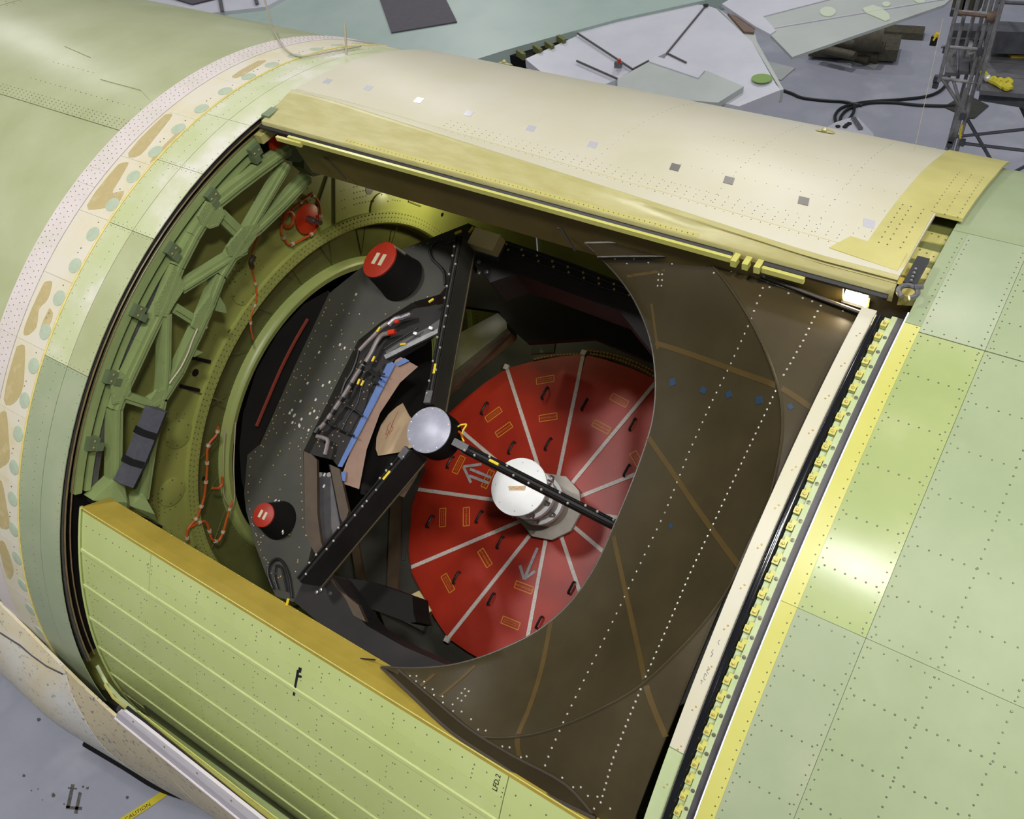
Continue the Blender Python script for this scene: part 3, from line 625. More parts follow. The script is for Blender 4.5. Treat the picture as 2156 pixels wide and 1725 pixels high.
for x in (-1.33, -1.27, -1.21): MB().box(CP(x, 82.6, 3.205), (.03, 0, 0), nrm(82) * .04, (CP(0, 83, 3) - CP(0, 82, 3)).normalized() * .06).part('hinge_block', M_YELSTRIP, UD, sm=False)
MB().bar(CP(-1.19, 82.5, 3.2), CP(-.98, 82.5, 3.2), .02, .03, nrm(82)).part('edge_cap', M_YELSTRIP, UD, sm=False)
MB().tube([onx(*p, -2.0) if 0 else cyw(*p, 3.06) for p in ((1173, 480), (1183, 483), (1212, 530))], .006, 6).part('tie_cord', M_BLACK, UD); MB().tube([cyw(*p, 3.08) for p in ((680, 330), (690, 336), (728, 376))], .004, 6).part('tie_cord', M_BLACK, UD)
# end fittings in the gap aft of the door
for k, (t, x0, x1) in enumerate(((92.6, -.62, -.44), (89.7, -.63, -.45), (87.2, -.61, -.44), (84.7, -.56, -.43))):
    b = MB(); a = [CP(x0, t + .95, 3.20), CP(x1, t + .55, 3.21), CP(x1, t - .55, 3.21), CP(x0, t - .7, 3.20)]; b.prism(a, -nrm(t) * .012); b.prism([a[2], a[3], a[3] - nrm(t) * .06, a[2] - nrm(t) * .04], (CP(0, t, 3) - CP(0, t + 1, 3)).normalized() * .012)
    p = b.part('end_fitting', M_YELP, UD, sm=False); h = MB()
    for i in range(3): h.dome(lerp(a[0], a[2], .3 + .2 * i), nrm(t), .006)
    h.part('rivets', M_RIVD, p)
shell(-.70, -.42, 82, 96, 3.08, .02).part('gap_floor', M_CARBONB, UD)
# corner hardware at the forward end
c = CP(-4.66, 84.8, 3.24)
MB().box(c, (.07, 0, 0), nrm(84) * .05, (CP(0, 85, 3) - CP(0, 84, 3)).normalized() * .10).part('corner_block', M_TRUSSD, UD, sm=False)
MB().prism([onx(u, v, -4.74) for u, v in ((566, 282), (582, 263), (606, 258), (632, 268), (622, 286), (604, 290), (606, 300), (596, 312), (574, 316))], (-.03, 0, 0)).part('red_fitting', M_ORED, UD, sm=False)
MB().lathe(onx(582, 286, -4.738), (1, 0, 0), [(.018, 0), (.018, .02), (.008, .03)], 10).part('fitting_bolt', M_STEEL, UD)
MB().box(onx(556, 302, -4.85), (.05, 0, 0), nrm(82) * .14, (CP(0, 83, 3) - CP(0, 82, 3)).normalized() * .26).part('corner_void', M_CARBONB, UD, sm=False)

# ================================================================== lower flexible door
LD = thing('cavity_hatch', 'lime green ribbed lower door curving down below the cavity', 'hatch', CP(-2.7, 10, 3.1))
RD = 3.13
ribs = [26.35, 21.2, 16.0, 10.7, 5.2, 0.2]
def panel(x0, x1, t0, t1): shell(x0, x1, t0, t1, RD, .02).part('door_panel', M_LDOOR, LD)
for a, b in ((26.35, 21.2), (21.2, 16), (16, 10.7), (10.7, 5.2), (5.2, .2), (.2, -8)): panel(-4.68, -.60, b + .04, a - .04)
panel(-4.68, -3.975, 26.4, 32.0); panel(-3.97, -1.36, 26.4, 28.95); panel(-3.97, -1.36, 29.0, 32.0); panel(-1.355, -.60, 26.4, 32.0)
for t in ribs:
    for d in (0,):
        MB().slab([[CP(x, t + q, RD + h) for q, h in ((-.36, 0), (-.2, .006), (.2, .006), (.36, 0))] for x in (-4.66, -.6)], [[CP(x, t + q, RD - .006) for q in (-.36, -.2, .2, .36)] for x in (-4.66, -.6)]).part('stiffener', M_LRIB, LD, sm=False)
rv = MB()
tops = [26.35] + ribs[1:]
for t in ribs:
    for d in (-1.0, -4.2): rivets(xrow(-4.6, -.7, t + d, .085), RD, .005, mb=rv)
    for x in (-4.58, -4.05, -3.55, -3.05, -2.55, -2.05, -1.55, -1.05):
        rivets([(x, t - 1.9), (x, t - 2.6), (x, t - 3.3), (x + .035, t - 1.05), (x + .035, t - 4.15)], RD, .0045, mb=rv)
rivets(xrow(-3.9, -1.4, 30.7, .072), RD, .0055, mb=rv); rivets(xrow(-4.6, -4.0, 30.0, .06), RD, .005, mb=rv); rivets(xrow(-1.3, -.7, 30.2, .085), RD, .0055, mb=rv)
for x in (-3.99, -3.955, -3.55, -3.05, -2.55, -2.05, -1.55, -1.37): rivets([(x, 30.2), (x, 29.7), (x, 29.2)], RD, .005, mb=rv)
rivets(xrow(-3.9, -.7, 27.9, .085), RD, .005, mb=rv)
rv.part('door_rivets', M_RIVET, LD, kind='stuff', sm=False)
MB().slab([[CP(x, 32.05 + q, r) for q, r in ((0, RD), (.15, 3.06), (.3, 2.93))] for x in (-4.66, -4.2, -.86)], [[CP(x, 31.6 + q, r) for q, r in ((0, RD), (.15, 3.06), (.3, 2.93))] for x in (-4.66, -4.2, -.86)]).part('gold_flange', M_GOLD, LD, sm=False)
MB().tube([CP(-4.66, 32.02, RD + .004), CP(-.9, 32.02, RD + .003)], .0032, 6).part('flange_edge', M_YELSTRIP, LD)
rivets(xrow(-4.4, -2.1, 32.3, .12), 2.935, .005).part('flange_rivets', M_YELSTRIP, LD, kind='stuff', sm=False)
MB().tube([CP(-4.655, t, RD + .01) for t in range(-8, 33, 2)], .008, 6).part('end_seal', M_LDOOR, LD)
b = MB()
for q in ([(629, 1405), (635, 1408), (633, 1417), (627, 1416)], [(625, 1411), (630, 1412), (620, 1466), (616, 1464)], [(627, 1421), (635, 1424), (634, 1428), (626, 1426)]):
    b.prism([cyw(u, v, RD + .003) for u, v in q], -nrm(25) * .002)
b.part('tape_mark', M_BLACK, LD, sm=False)
x, t = cy(1046, 1648, RD); tgv = (CP(0, t + 1, 3) - CP(0, t, 3)).normalized(); n_ = nrm(t)
text_mesh('LFD 2', .040, 'handwriting', M_BLACK, Matrix.Translation(CP(x, t, RD + .002)) @ Matrix((tgv, -Vector((1, 0, 0)), n_)).transposed().to_4x4(), LD)
MB().tube([cyw(*p, 3.0) for p in ((735, 1380), (748, 1386), (790, 1390))], .004, 6).part('tie_cord', M_BLACK, LD)
MB().tube([cyw(*p, 2.97) for p in ((607, 1262), (604, 1274))], .008, 6).part('tie_tag', M_YTAG, LD)

# ================================================================== aperture fairing (aft part of the opening)
FA = thing('aperture_fairing', 'dark brown composite fairing with a curved bowl edge around the telescope opening', 'fairing', CP(-1.0, 56, 2.9))
IEp = curve2([(1232, 512), (1262, 540), (1300, 580), (1336, 632), (1365, 700), (1378, 765), (1380, 830), (1374, 885), (1360, 935), (1335, 1005), (1300, 1090), (1255, 1190), (1200, 1270), (1130, 1330), (1050, 1370), (985, 1393), (930, 1404), (862, 1408), (803, 1405)])
CRp = curve2([(1442, 519), (1500, 560), (1560, 640), (1608, 730), (1640, 820), (1648, 890), (1640, 965), (1612, 1080), (1560, 1195), (1500, 1290), (1430, 1370), (1345, 1447), (1250, 1500), (1170, 1533), (1100, 1550), (1030, 1553), (948, 1543)])
def resample(P, n):
    L = [0]
    for a, b in zip(P, P[1:]): L.append(L[-1] + math.hypot(b[0] - a[0], b[1] - a[1]))
    out = []; k = 0
    for i in range(n):
        s = L[-1] * i / (n - 1)
        while k < len(L) - 2 and L[k + 1] < s: k += 1
        t = (s - L[k]) / max(L[k + 1] - L[k], 1e-9); out.append((lerp(P[k][0], P[k + 1][0], t), lerp(P[k][1], P[k + 1][1], t)))
    return out
NB = 64
IE, CR = resample(IEp, NB), resample(CRp, NB)
RC = 3.085
def ri(i): s = i / (NB - 1); return 2.45 + 0.60 * abs(2 * s - 1) ** 2.2
A = [cyw(*p, ri(i)) for i, p in enumerate(IE)]; Bc = [cyw(*p, RC) for p in CR]
AX = W((0, 0, 0))
def inward(p): q = Vector((p.x, AX.y, AX.z)); return (q - p).normalized()
rows = []
for k in range(9):
    s = k / 8; rows.append([lerp(A[i], Bc[i], s) + inward(lerp(A[i], Bc[i], s)) * 0.09 * math.sin(PI * s) ** 1.0 * (1 - 0.3 * s) for i in range(NB)])
bowl = MB().slab(rows, [[p + inward(p) * .02 for p in r] for r in rows]).part('fairing_bowl', M_FAIRB, FA)
outer_px = CRp + [(1000, 1580), (1100, 1645), (1200, 1702), (1252, 1724), (1330, 1760), (1339, 1717), (1420, 1510), (1574, 1145), (1668, 962), (1740, 814), (1815, 662), (1740, 633), (1640, 594), (1540, 556)]
skinm = cpoly([cy(*p, RC) for p in outer_px], RC, .02, step=1.5)
skin = skinm.part('fairing_skin', M_FAIRB, FA)
MB().tube([p - inward(p) * -.004 for p in A], .006, 6).part('inner_bead', M_FBEAD, FA)
MB().tube([p + inward(p) * -.001 for p in Bc], .007, 6).part('crease_bead', M_FAIRB, FA)
# upturned side flanges
def fl_px(line, r): return [cyw(u, v, r) for u, v in line]
up_o = curve2([(1232, 512), (1330, 511), (1442, 519), (1540, 556), (1640, 594), (1740, 632), (1822, 662)], 4); up_i = curve2([(1258, 541), (1350, 540), (1450, 543), (1545, 568), (1640, 602), (1740, 636), (1822, 668)], 4)
lo_o = curve2([(803, 1405), (870, 1468), (948, 1541), (1040, 1603), (1140, 1668), (1252, 1724)], 4); lo_i = curve2([(838, 1410), (915, 1475), (990, 1537), (1080, 1592), (1190, 1652), (1256, 1726)], 4)
def rline(n, a=2.98): return [lerp(a, RC, min(1, i / (n * .4))) for i in range(n)]
for o_, i_ in ((up_o, up_i), (lo_o, lo_i)):
    n = len(o_); rr = rline(n); P = [[cyw(*p, r + .035) for p, r in zip(o_, rr)], [cyw(*p, r + .006) for p, r in zip(i_, rr)]]
    MB().slab(P, [[p + inward(p) * .012 for p in q] for q in P]).part('side_flange', M_FLANGE, FA)
    MB().tube(P[1], .006, 6).part('flange_bead', M_FBEAD, FA); MB().tube(P[0], .009, 6).part('flange_bead', M_FBEAD, FA)
dg = bpy.context.evaluated_depsgraph_get()
def tree(*obs):
    v, f = [], []
    for o in obs:
        n = len(v); off = BASE[o.name]; v += [p.co + off for p in o.data.vertices]; f += [tuple(i + n for i in p.vertices) for p in o.data.polygons]
    return BVHTree.FromPolygons(v, f)
FT = tree(bowl, skin)
def onF(u, v, T=None, lift=.002):
    d = (F2W @ ray(u, v)).normalized(); h = (T or FT).ray_cast(W(CAMG), d)
    if h[0] is None: return None, None
    n = h[1] if h[1].dot(d) < 0 else -h[1]; return h[0] + n * lift, n
rv = MB()
def dots(pts, sp=15, d=.0062):
    c = pts; L = [0]
    for a, b in zip(c, c[1:]): L.append(L[-1] + math.hypot(b[0] - a[0], b[1] - a[1]))
    n = max(1, int(L[-1] / sp))
    for u, v in resample(c, n + 1):
        p, q = onF(u, v)
        if p: rv.dome(p, q, d, .003)
dots([(1606, 607), (1574, 690), (1535, 775), (1497, 850), (1452, 950), (1400, 1080)], 17); dots([(1400, 1080), (1340, 1205), (1290, 1310), (1240, 1412), (1187, 1520), (1160, 1580), (1148, 1612)], 19)
dots([(1735, 632), (1712, 672), (1690, 720), (1650, 790)], 13); dots([(1633, 824), (1600, 895), (1550, 1000), (1500, 1108), (1452, 1210), (1410, 1310), (1362, 1420), (1325, 1510), (1290, 1600), (1265, 1690)], 14)
for (u, v) in ((1295, 545), (1320, 555), (1335, 545), (1365, 553), (1385, 545), (1415, 556), (1440, 550), (1480, 558), (1503, 575), (1540, 572), (1387, 578), (1394, 578), (1386, 590), (1394, 590), (1385, 602), (1393, 602), (1620, 605), (1660, 618), (1690, 628), (1710, 635), (1765, 645), (1775, 655), (1800, 655),
               (863, 1424), (877, 1424), (876, 1435), (893, 1436), (894, 1449), (911, 1452), (914, 1464), (932, 1467), (933, 1480), (953, 1484), (954, 1498), (972, 1499), (979, 1451), (987, 1456), (972, 1460), (980, 1466), (964, 1471), (972, 1476), (992, 1515), (1007, 1537), (1023, 1539), (1058, 1572), (1073, 1574), (1097, 1595), (1109, 1593), (1133, 1636), (1168, 1637), (1184, 1638), (1207, 1658), (1223, 1658), (1238, 1676), (1258, 1678), (1251, 1703), (1285, 1703)):
    p, q = onF(u, v)
    if p: rv.dome(p, q, .006, .003)
rv.part('bright_rivets', M_SHINY, FA, kind='stuff', sm=False)
def ribbon(pts, w, m, name, parent, T=None, n=10, th=.0015):
    P = resample(curve2(pts, 4), n); ps = [onF(u, v, T) for u, v in P]; ps = [q for q in ps if q[0] is not None]
    L_, R_ = [], []
    for i, (p, q) in enumerate(ps):
        d = ps[min(i + 1, len(ps) - 1)][0] - ps[max(i - 1, 0)][0]; s = d.cross(q).normalized(); L_.append(p + s * w / 2); R_.append(p - s * w / 2)
    qn = [q for _, q in ps]
    return MB().slab([L_, R_], [[p - q * (th + .002) for p, q in zip(L_, qn)], [p - q * (th + .002) for p, q in zip(R_, qn)]]).part(name, m, parent)
for pts in ([(1380, 722), (1460, 748), (1560, 785), (1640, 815), (1712, 862)], [(1366, 922), (1410, 985), (1460, 1060), (1510, 1130), (1556, 1192)], [(1292, 1130), (1318, 1250), (1345, 1370), (1365, 1460), (1402, 1552)], [(1160, 1310), (1140, 1410), (1115, 1490), (1090, 1552), (1094, 1592)]):
    ribbon(pts, .028, M_FLINE, 'resin_line', FA, n=24)
for pts in ([(1000, 1402), (970, 1430), (925, 1468)], [(915, 1420), (885, 1445)], [(1320, 582), (1365, 575), (1400, 570)], [(1372, 640), (1385, 735)]): ribbon(pts, .016, M_FLINE, 'resin_line', FA)
for u, v, s, a in ((1416, 805, 11, .5), (1481, 822, 9, 1.3), (1535, 831, 10, .4), (1598, 843, 12, .6), (1664, 857, 8, 1.8), (1413, 1108, 7, 0)):
    c = [onF(u + s * math.cos(a + k * PI / 2) * (1 if k % 2 else .75), v + s * math.sin(a + k * PI / 2)) for k in range(4)]
    if all(q[0] for q in c): MB().prism([q[0] + q[1] * .001 for q in c], -c[0][1] * .003).part('tape_scrap', M_BLUET, FA, sm=False)

# ================================================================== track support truss
TX_ = -4.74
TR = thing('support_truss', 'green riveted truss arching across the forward end of the cavity', 'truss', onx(290, 800, TX_))
def tz(u, v, ox, oy, s): return (ox + u / s, oy + v / s)
UPX = Vector((1, 0, 0))
def member(name, pts, wpx, m=M_TRUSS, dep=.07, x=TX_):
    b = MB()
    for (a, c) in zip(pts, pts[1:]):
        P, Q = onx(*a, x), onx(*c, x); w = wpx
        b.bar(P, Q, w, dep, UPX)
        s = (Q - P).cross(UPX).normalized()
        b.bar(P + UPX * (dep / 2 + .006), Q + UPX * (dep / 2 + .006), w * .28, .012, UPX)
    return b.part(name, m, TR, sm=False)
member('outer_chord', [(604, 312), (548, 352), (496, 391), (440, 436)], .085)
member('outer_chord', [(440, 436), (404, 496), (371, 560)], .085); member('outer_chord', [(371, 560), (340, 640), (300, 722), (258, 812)], .085); member('outer_chord', [(258, 812), (240, 860), (238, 1010)], .085)
member('inner_chord', [(645, 372), (590, 430), (540, 478), (505, 505)], .085); member('inner_chord', [(505, 505), (460, 578), (432, 650)], .085); member('inner_chord', [(432, 650), (410, 700), (372, 780), (335, 838)], .085); member('inner_chord', [(335, 838), (312, 940), (296, 1050)], .085)
member('diagonal', [(600, 345), (556, 420), (510, 500)], .07); member('diagonal', [(512, 522), (378, 606)], .07); member('diagonal', [(345, 660), (344, 760), (340, 830)], .07); member('diagonal', [(330, 838), (312, 850), (250, 830)], .07)
member('batten', [(462, 452), (512, 500)], .09, dep=.04); member('batten', [(366, 648), (430, 688)], .07, dep=.04)
def gusset(pts): 
    b = MB().prism([onx(u, v, TX_ + .045) for u, v in pts], (-.018, 0, 0)); p = b.part('gusset_plate', M_TRUSS, TR, sm=False)
    h = MB(); c = sum((onx(u, v, TX_ + .045) for u, v in pts), Vector()) / len(pts)
    for i in range(len(pts)):
        a = onx(*pts[i], TX_ + .045); q = onx(*pts[(i + 1) % len(pts)], TX_ + .045)
        for k in range(3): h.dome(lerp(c, lerp(a, q, k / 3), .8), (1, 0, 0), .006)
    h.part('rivets', M_TRUSS, p)
gusset([(436, 424), (468, 436), (474, 452), (460, 476), (442, 482), (424, 474), (418, 456)]); gusset([(512, 480), (546, 470), (540, 500), (510, 540), (484, 540), (478, 520)])
gusset([(366, 560), (392, 604), (368, 640), (352, 668), (328, 664), (330, 636), (350, 596)]); gusset([(444, 620), (452, 648), (420, 700), (404, 688), (414, 660)]); gusset([(252, 780), (276, 800), (276, 828), (256, 848), (238, 852), (236, 812)]); gusset([(330, 822), (354, 818), (344, 850), (318, 862), (316, 842)])
for pts in ([(463, 625), (475, 645), (478, 660), (455, 655)], [(408, 735), (428, 742), (410, 752), (395, 748)]):
    MB().prism([onx(u, v, TX_ + .02) for u, v in pts], (-.06, 0, 0)).part('stub_bracket', M_TRUSS, TR, sm=False)
# feet
for pts in ([(196, 1054), (240, 1012), (262, 1020), (274, 1066), (266, 1080)], [(275, 1066), (303, 1042), (318, 1080), (330, 1098)]):
    c = sum((onx(u, v, TX_) for u, v in pts), Vector()) / len(pts); b = MB(); top = onx(pts[1][0] + 6, pts[1][1] + 4, TX_ + .03); base = [onx(u, v, TX_ + .06) for u, v in pts]
    vs = [p for p in base] + [p + Vector((-.10, 0, 0)) for p in base] + [c + Vector((.10, 0, 0))]; n = len(base)
    fs = [(i, (i + 1) % n, 2 * n) for i in range(n)] + [(i, n + i, n + (i + 1) % n, (i + 1) % n) for i in range(n)] + [tuple(range(n, 2 * n))]
    b.add(vs, fs); b.part('foot', M_TRUSS, TR, sm=False)
MB().bar(onx(195, 1058, TX_ + .05), onx(330, 1104, TX_ + .05), .02, .12, UPX).part('foot_pad', M_BLACK, TR, sm=False)
# head casting under the door corner
b = MB(); b.prism([onx(u, v, TX_ + .03) for u, v in ((598, 312), (626, 302), (650, 318), (652, 330), (630, 342), (612, 340))], (-.12, 0, 0)); b.part('head_casting', M_TRUSSD, TR, sm=False)
b = MB(); b.prism([onx(u, v, TX_ - .06) for u, v in ((640, 330), (660, 334), (692, 364), (660, 372), (640, 355))], (-.12, 0, 0)); b.part('head_casting', M_TRUSSD, TR, sm=False)
# foam wrapped round the lowest member
FO = thing('foam_sleeve', 'charcoal foam sleeve strapped around the lowest truss member', 'padding', onx(295, 940, TX_ + .08))
b = MB(); P = [onx(u, v, TX_ + .085) for u, v in ((330, 860), (308, 915), (286, 970), (262, 1018))]
b.tube(P, .078, 6); b.part('foam_block', M_FOAM, FO, sm=False)
for a in (.32, .70):
    c = lerp(P[0], P[-1], a); d = (P[-1] - P[0]).normalized(); MB().tube([c - d * .022, c + d * .022], .084, 6).part('strap', M_BLACK, FO, sm=False)

# orange vent cover and wiring on the bulkhead
VC = thing('vent_cover', 'round orange-red cover with a grey spigot, bolted to the green bulkhead', 'cover', onx(646, 459, BX))
c = onx(646, 460, BX + .02); MB().lathe(c, (1, 0, 0), [(.125, 0), (.125, .012), (.12, .016)], 32).part('cover_disc', M_ORED, VC)
MB().lathe(c + Vector((.016, 0, 0)), (1, 0, 0), [(.028, 0), (.024, .07), (.016, .07), (.016, .12), (.02, .12), (.02, .135)], 14).part('spigot', M_STEEL, VC)
s = MB()
for i in range(8): s.dome(c + Vector((.014, .108 * math.cos(i * PI / 4 + .3), .108 * math.sin(i * PI / 4 + .3))), (1, 0, 0), .006)
s.part('screws', M_STEEL, VC)
def wire(pts, label, x=BX + .035, r=.010, m=M_ORANGE, clips=True, name='wire_harness'):
    P = smoothline([onx(u, v, x) for u, v in pts], 6); t = thing(name, label, 'wire', P[0], 'wires on the bulkhead and truss'); MB().tube(P, r, 7).part('sleeve', m, t)
    if clips:
        for i in range(4, len(P) - 2, 9): c = P[i]; d = (P[i + 1] - P[i - 1]).normalized(); MB().tube([c - d * .012, c + d * .012], r * 1.7, 7).part('clip', M_WIREW, t)
    return t
wire([(656, 408), (620, 436), (598, 462), (592, 488), (600, 505), (612, 515), (640, 502), (662, 488), (674, 460), (670, 425), (654, 410)], 'orange wire looped around the orange-red vent cover')
L_ = [onx(607, 462, BX + .04) + Vector((0, .055 * math.cos(a), .062 * math.sin(a))) for a in [i * PI / 10 for i in range(21)]]
t = thing('wire_harness', 'coiled ring of orange wire left of the vent cover', 'wire', L_[0], 'wires on the bulkhead and truss'); MB().tube(L_, .014, 7).part('sleeve', M_ORANGE, t)
wire([(560, 474), (540, 505), (530, 540), (532, 570), (540, 610), (538, 640), (530, 660), (528, 690), (533, 715)], 'orange wire hanging down the bulkhead past an access cover', r=.007)
wire([(459, 898), (456, 915), (440, 935), (436, 955), (436, 985), (434, 1010), (430, 1045), (421, 1075), (415, 1090), (396, 1114), (394, 1140)], 'long orange wire running down the outer edge of the ring', x=BX + .05)
wire([(397, 1112), (430, 1098), (440, 1115), (446, 1135), (458, 1140), (468, 1125), (478, 1090), (486, 1066), (490, 1056)], 'orange wire dipping in a U below the ring lip', x=BX + .05)
wire([(447, 1028), (460, 1028), (468, 1018), (468, 1005)], 'short hooked orange wire end beside the ring lip', x=BX + .05, r=.012, clips=False)
wire([(474, 903), (471, 940), (470, 1000), (472, 1045), (486, 1066), (494, 1046), (492, 980), (496, 890)], 'pale double wire along the ring lip', x=BX + .0, r=.005, m=M_WIREW, clips=False)
wire([(536, 540), (528, 550), (532, 562)], 'dark connector clump on the bulkhead wire', x=BX + .06, r=.018, m=M_BROWNB, clips=False)
wire([(556, 395), (545, 412), (536, 425), (545, 450), (552, 474)], 'tangled wire behind the upper truss bay', x=BX + .05, r=.006, m=M_BROWNB)
wire([(416, 692), (404, 720), (395, 745), (380, 775), (362, 800), (357, 808)], 'pale wire tied along the inner truss chord', x=TX_ + .06, r=.006, m=M_WIREW, clips=False)

# ================================================================== telescope
TE = thing('telescope', 'black telescope head ring with three spider arms and a round grey secondary cover', 'telescope', TP(0, 0, 0))
HR = 2.15
def tpoly(name, pts, h, th, m, parent=None, label=None): return MB().prism([tel(u, v, h) for u, v in pts], -TOW * th).part(name, m, parent or TE, label=label, sm=False)
# tunnel-side flap beside the plate
tpoly('side_baffle', [(690, 612), (640, 640), (585, 700), (540, 780), (512, 870), (504, 940), (508, 1010), (522, 1060), (530, 960), (548, 930), (620, 770), (694, 622)], 1.95, .05, M_CARBONB)
rs = MB(); P = smoothline([tel(u, v, 1.99) for u, v in ((648, 672), (620, 720), (590, 780), (560, 850), (540, 898))], 5); rs.tube(P, .014, 6); rs.part('red_strip', M_REDSTRIP, TE, label='dull red strip')
plate = tpoly('head_plate', [(986, 470), (880, 512), (770, 556), (700, 612), (692, 620), (620, 772), (548, 935), (521, 958), (514, 1040), (518, 1075), (538, 1150), (560, 1210), (580, 1255), (618, 1268), (640, 1222), (657, 1147), (643, 1110), (638, 952), (703, 820), (754, 717), (800, 680), (870, 636), (926, 620), (950, 590), (990, 560), (1000, 500)], HR, .12, M_CARBON)
rv = MB(); PT = tree(plate)
pts_ = []
def pdots(line, sp=17):
    L = sum(math.hypot(b[0] - a[0], b[1] - a[1]) for a, b in zip(line, line[1:])); pts_.extend(resample(line, max(2, int(L / sp))))
pdots([(694, 632), (625, 780), (556, 932), (528, 962), (522, 1035), (526, 1075), (545, 1150), (585, 1240)]); pdots([(746, 720), (697, 818), (632, 945), (634, 1020), (638, 1110)]); pdots([(720, 640), (660, 760), (600, 890)], 22); pdots([(735, 660), (670, 800)], 26); pdots([(590, 950), (628, 940)], 12); pdots([(550, 960), (600, 1000)], 20); pdots([(870, 520), (900, 512), (930, 505)], 12); pdots([(760, 700), (820, 655), (900, 625)], 24)
for i in range(150): pts_.append((random.uniform(530, 760), random.uniform(560, 1240)))
for u, v in pts_:
    p, q = onF(u, v, PT, .0)
    if p: rv.dome(p, q, .0065, .003)
rv.part('brass_rivets', M_BRASSR, TE, kind='stuff', sm=False)
rv = MB()
for u, v in ((688, 615), (716, 726), (726, 733), (672, 742), (694, 805), (680, 812), (648, 807), (662, 866), (653, 871), (668, 880), (635, 883), (619, 876), (630, 895), (615, 864), (621, 874), (631, 898), (650, 906), (610, 870), (633, 845), (616, 890), (750, 620), (665, 842)):
    p, q = onF(u, v, PT, .0)
    if p: rv.box(p, TXW * .014, TVW * .02, TOW * .006)
rv.part('studs', M_SHINY, TE, sm=False)
# equipment panel, pipes and cables
tpoly('equipment_panel', [(754, 717), (703, 820), (640, 950), (665, 960), (700, 968), (714, 985), (745, 915), (790, 830), (822, 765), (835, 752), (890, 720), (925, 690), (935, 640), (870, 650), (800, 690)], HR - .06, .05, M_CARBOND)
EPL = HR - .01
def tt(name, pts, r, m, h=EPL + .03, n=5, parent=None, label=None): return MB().tube(smoothline([tel(u, v, h) for u, v in pts], n), r, 8).part(name, m, parent or TE, label=label)
tt('conduit', [(818, 702), (804, 706), (793, 720), (782, 742), (770, 762)], .018, M_PIPE); tt('conduit', [(765, 768), (750, 790), (735, 815), (718, 842), (700, 868), (690, 882), (680, 895), (670, 905)], .017, M_PIPE)
for a, b in (((762, 770), (758, 778)), ((741, 806), (737, 812)), ((722, 836), (716, 845)), ((704, 862), (698, 872)), ((690, 882), (684, 890)), ((672, 900), (664, 912))): tt('collar', [a, b], .024, M_BLACK, n=2)
tt('conduit', [(818, 680), (803, 690), (790, 704), (772, 722), (757, 738)], .016, M_PIPE); tt('cable_bundle', [(756, 736), (750, 760), (740, 785), (727, 805), (718, 830)], .012, M_BLACK)
tt('red_cap', [(818, 701), (832, 698)], .022, M_REDCAP, n=2); tt('red_cap', [(832, 678), (840, 675)], .016, M_REDCAP, n=2); tt('foil_wrap', [(818, 684), (832, 672), (848, 668), (866, 662)], [.022] * 4, M_FOIL, n=1)
tt('elbow_pipe', [(667, 919), (680, 922), (690, 928), (688, 942), (684, 958)], .016, M_PIPE)
for pts in ([(782, 768), (784, 780), (795, 785), (810, 788)], [(765, 790), (775, 780), (790, 790), (803, 800)], [(757, 830), (770, 800), (785, 802), (798, 810)], [(716, 845), (730, 855), (750, 865), (764, 877)], [(690, 880), (695, 893), (720, 905), (746, 918)], [(760, 820), (752, 850), (735, 875), (720, 905)], [(880, 690), (840, 715), (808, 735)]): tt('cable', pts, .007, M_BLACK)
for u, v, a in ((786, 756, -1.1), (763, 807, -1.1), (797, 694, -1.0), (908, 633, -.6), (849, 725, -.15), (755, 804, -1.2)): tt('cable_tag', [(u - 6 * math.cos(a), v - 6 * math.sin(a)), (u + 6 * math.cos(a), v + 6 * math.sin(a))], .009, M_YTAG, n=2, h=EPL + .06)
tpoly('bracket_rail', [(808, 748), (925, 690), (928, 698), (812, 756)], HR - .02, .02, M_STEEL)
tpoly('grey_panel', [(812, 740), (845, 718), (900, 690), (926, 672), (926, 690), (815, 750)], HR - .04, .02, M_CHAR)
for u, v in ((874, 702), (907, 691)): MB().box(tel(u, v, HR), TXW * .03, TVW * .02, TOW * .01).part('reflector_tag', M_WHITEP, TE, sm=False)
rv = MB()
for i in range(60): u = random.uniform(0, 1); w_ = random.uniform(.05, .9); a, b = (lerp(748, 655, u), lerp(740, 935, u)), (lerp(812, 712, u), lerp(770, 970, u)); rv.dome(tel(lerp(a[0], b[0], w_), lerp(a[1], b[1], w_), HR - .06), TOW, .007, .004)
rv.part('studs', M_BRASSR, TE, sm=False)
# lower equipment bay
tpoly('brown_stiffener', [(639, 950), (656, 957), (667, 968), (668, 1080), (675, 1137), (682, 1160), (663, 1166), (651, 1142), (643, 1117)], HR + .02, .03, M_BROWNB); tpoly('brown_stiffener', [(694, 978), (714, 987), (734, 1076), (724, 1106), (716, 1090)], HR - .02, .03, M_BROWNB)
tpoly('grey_bay_panel', [(664, 993), (697, 997), (720, 1104), (700, 1145), (672, 1150)], HR - .12, .03, M_CHAR)
tpoly('bay_divider', [(692, 978), (698, 980), (724, 1102), (716, 1106)], HR - .05, .03, M_CARBONB)
for u, v in ((674, 1000), (693, 1000)): MB().lathe(tel(u, v, HR - .118), TOW, [(.018, 0), (.018, .004), (.011, .004), (.011, .001)], 18).part('target_ring', M_SHINY, TE)
for u, v in ((683, 1000), (682, 1024)): MB().box(tel(u, v, HR - .115), TXW * .012, TVW * .025, TOW * .006).part('reflector_tag', M_WHITEP, TE, sm=False)
tt('cable_loop', [(575, 1240), (566, 1215), (565, 1195), (575, 1180), (588, 1178), (600, 1192), (608, 1215), (612, 1240), (614, 1258)], .010, M_BLACK, h=HR + .02); tt('cable_loop', [(585, 1240), (578, 1215), (580, 1192), (592, 1195), (598, 1215), (604, 1245)], .008, M_BLACK, h=HR + .02)
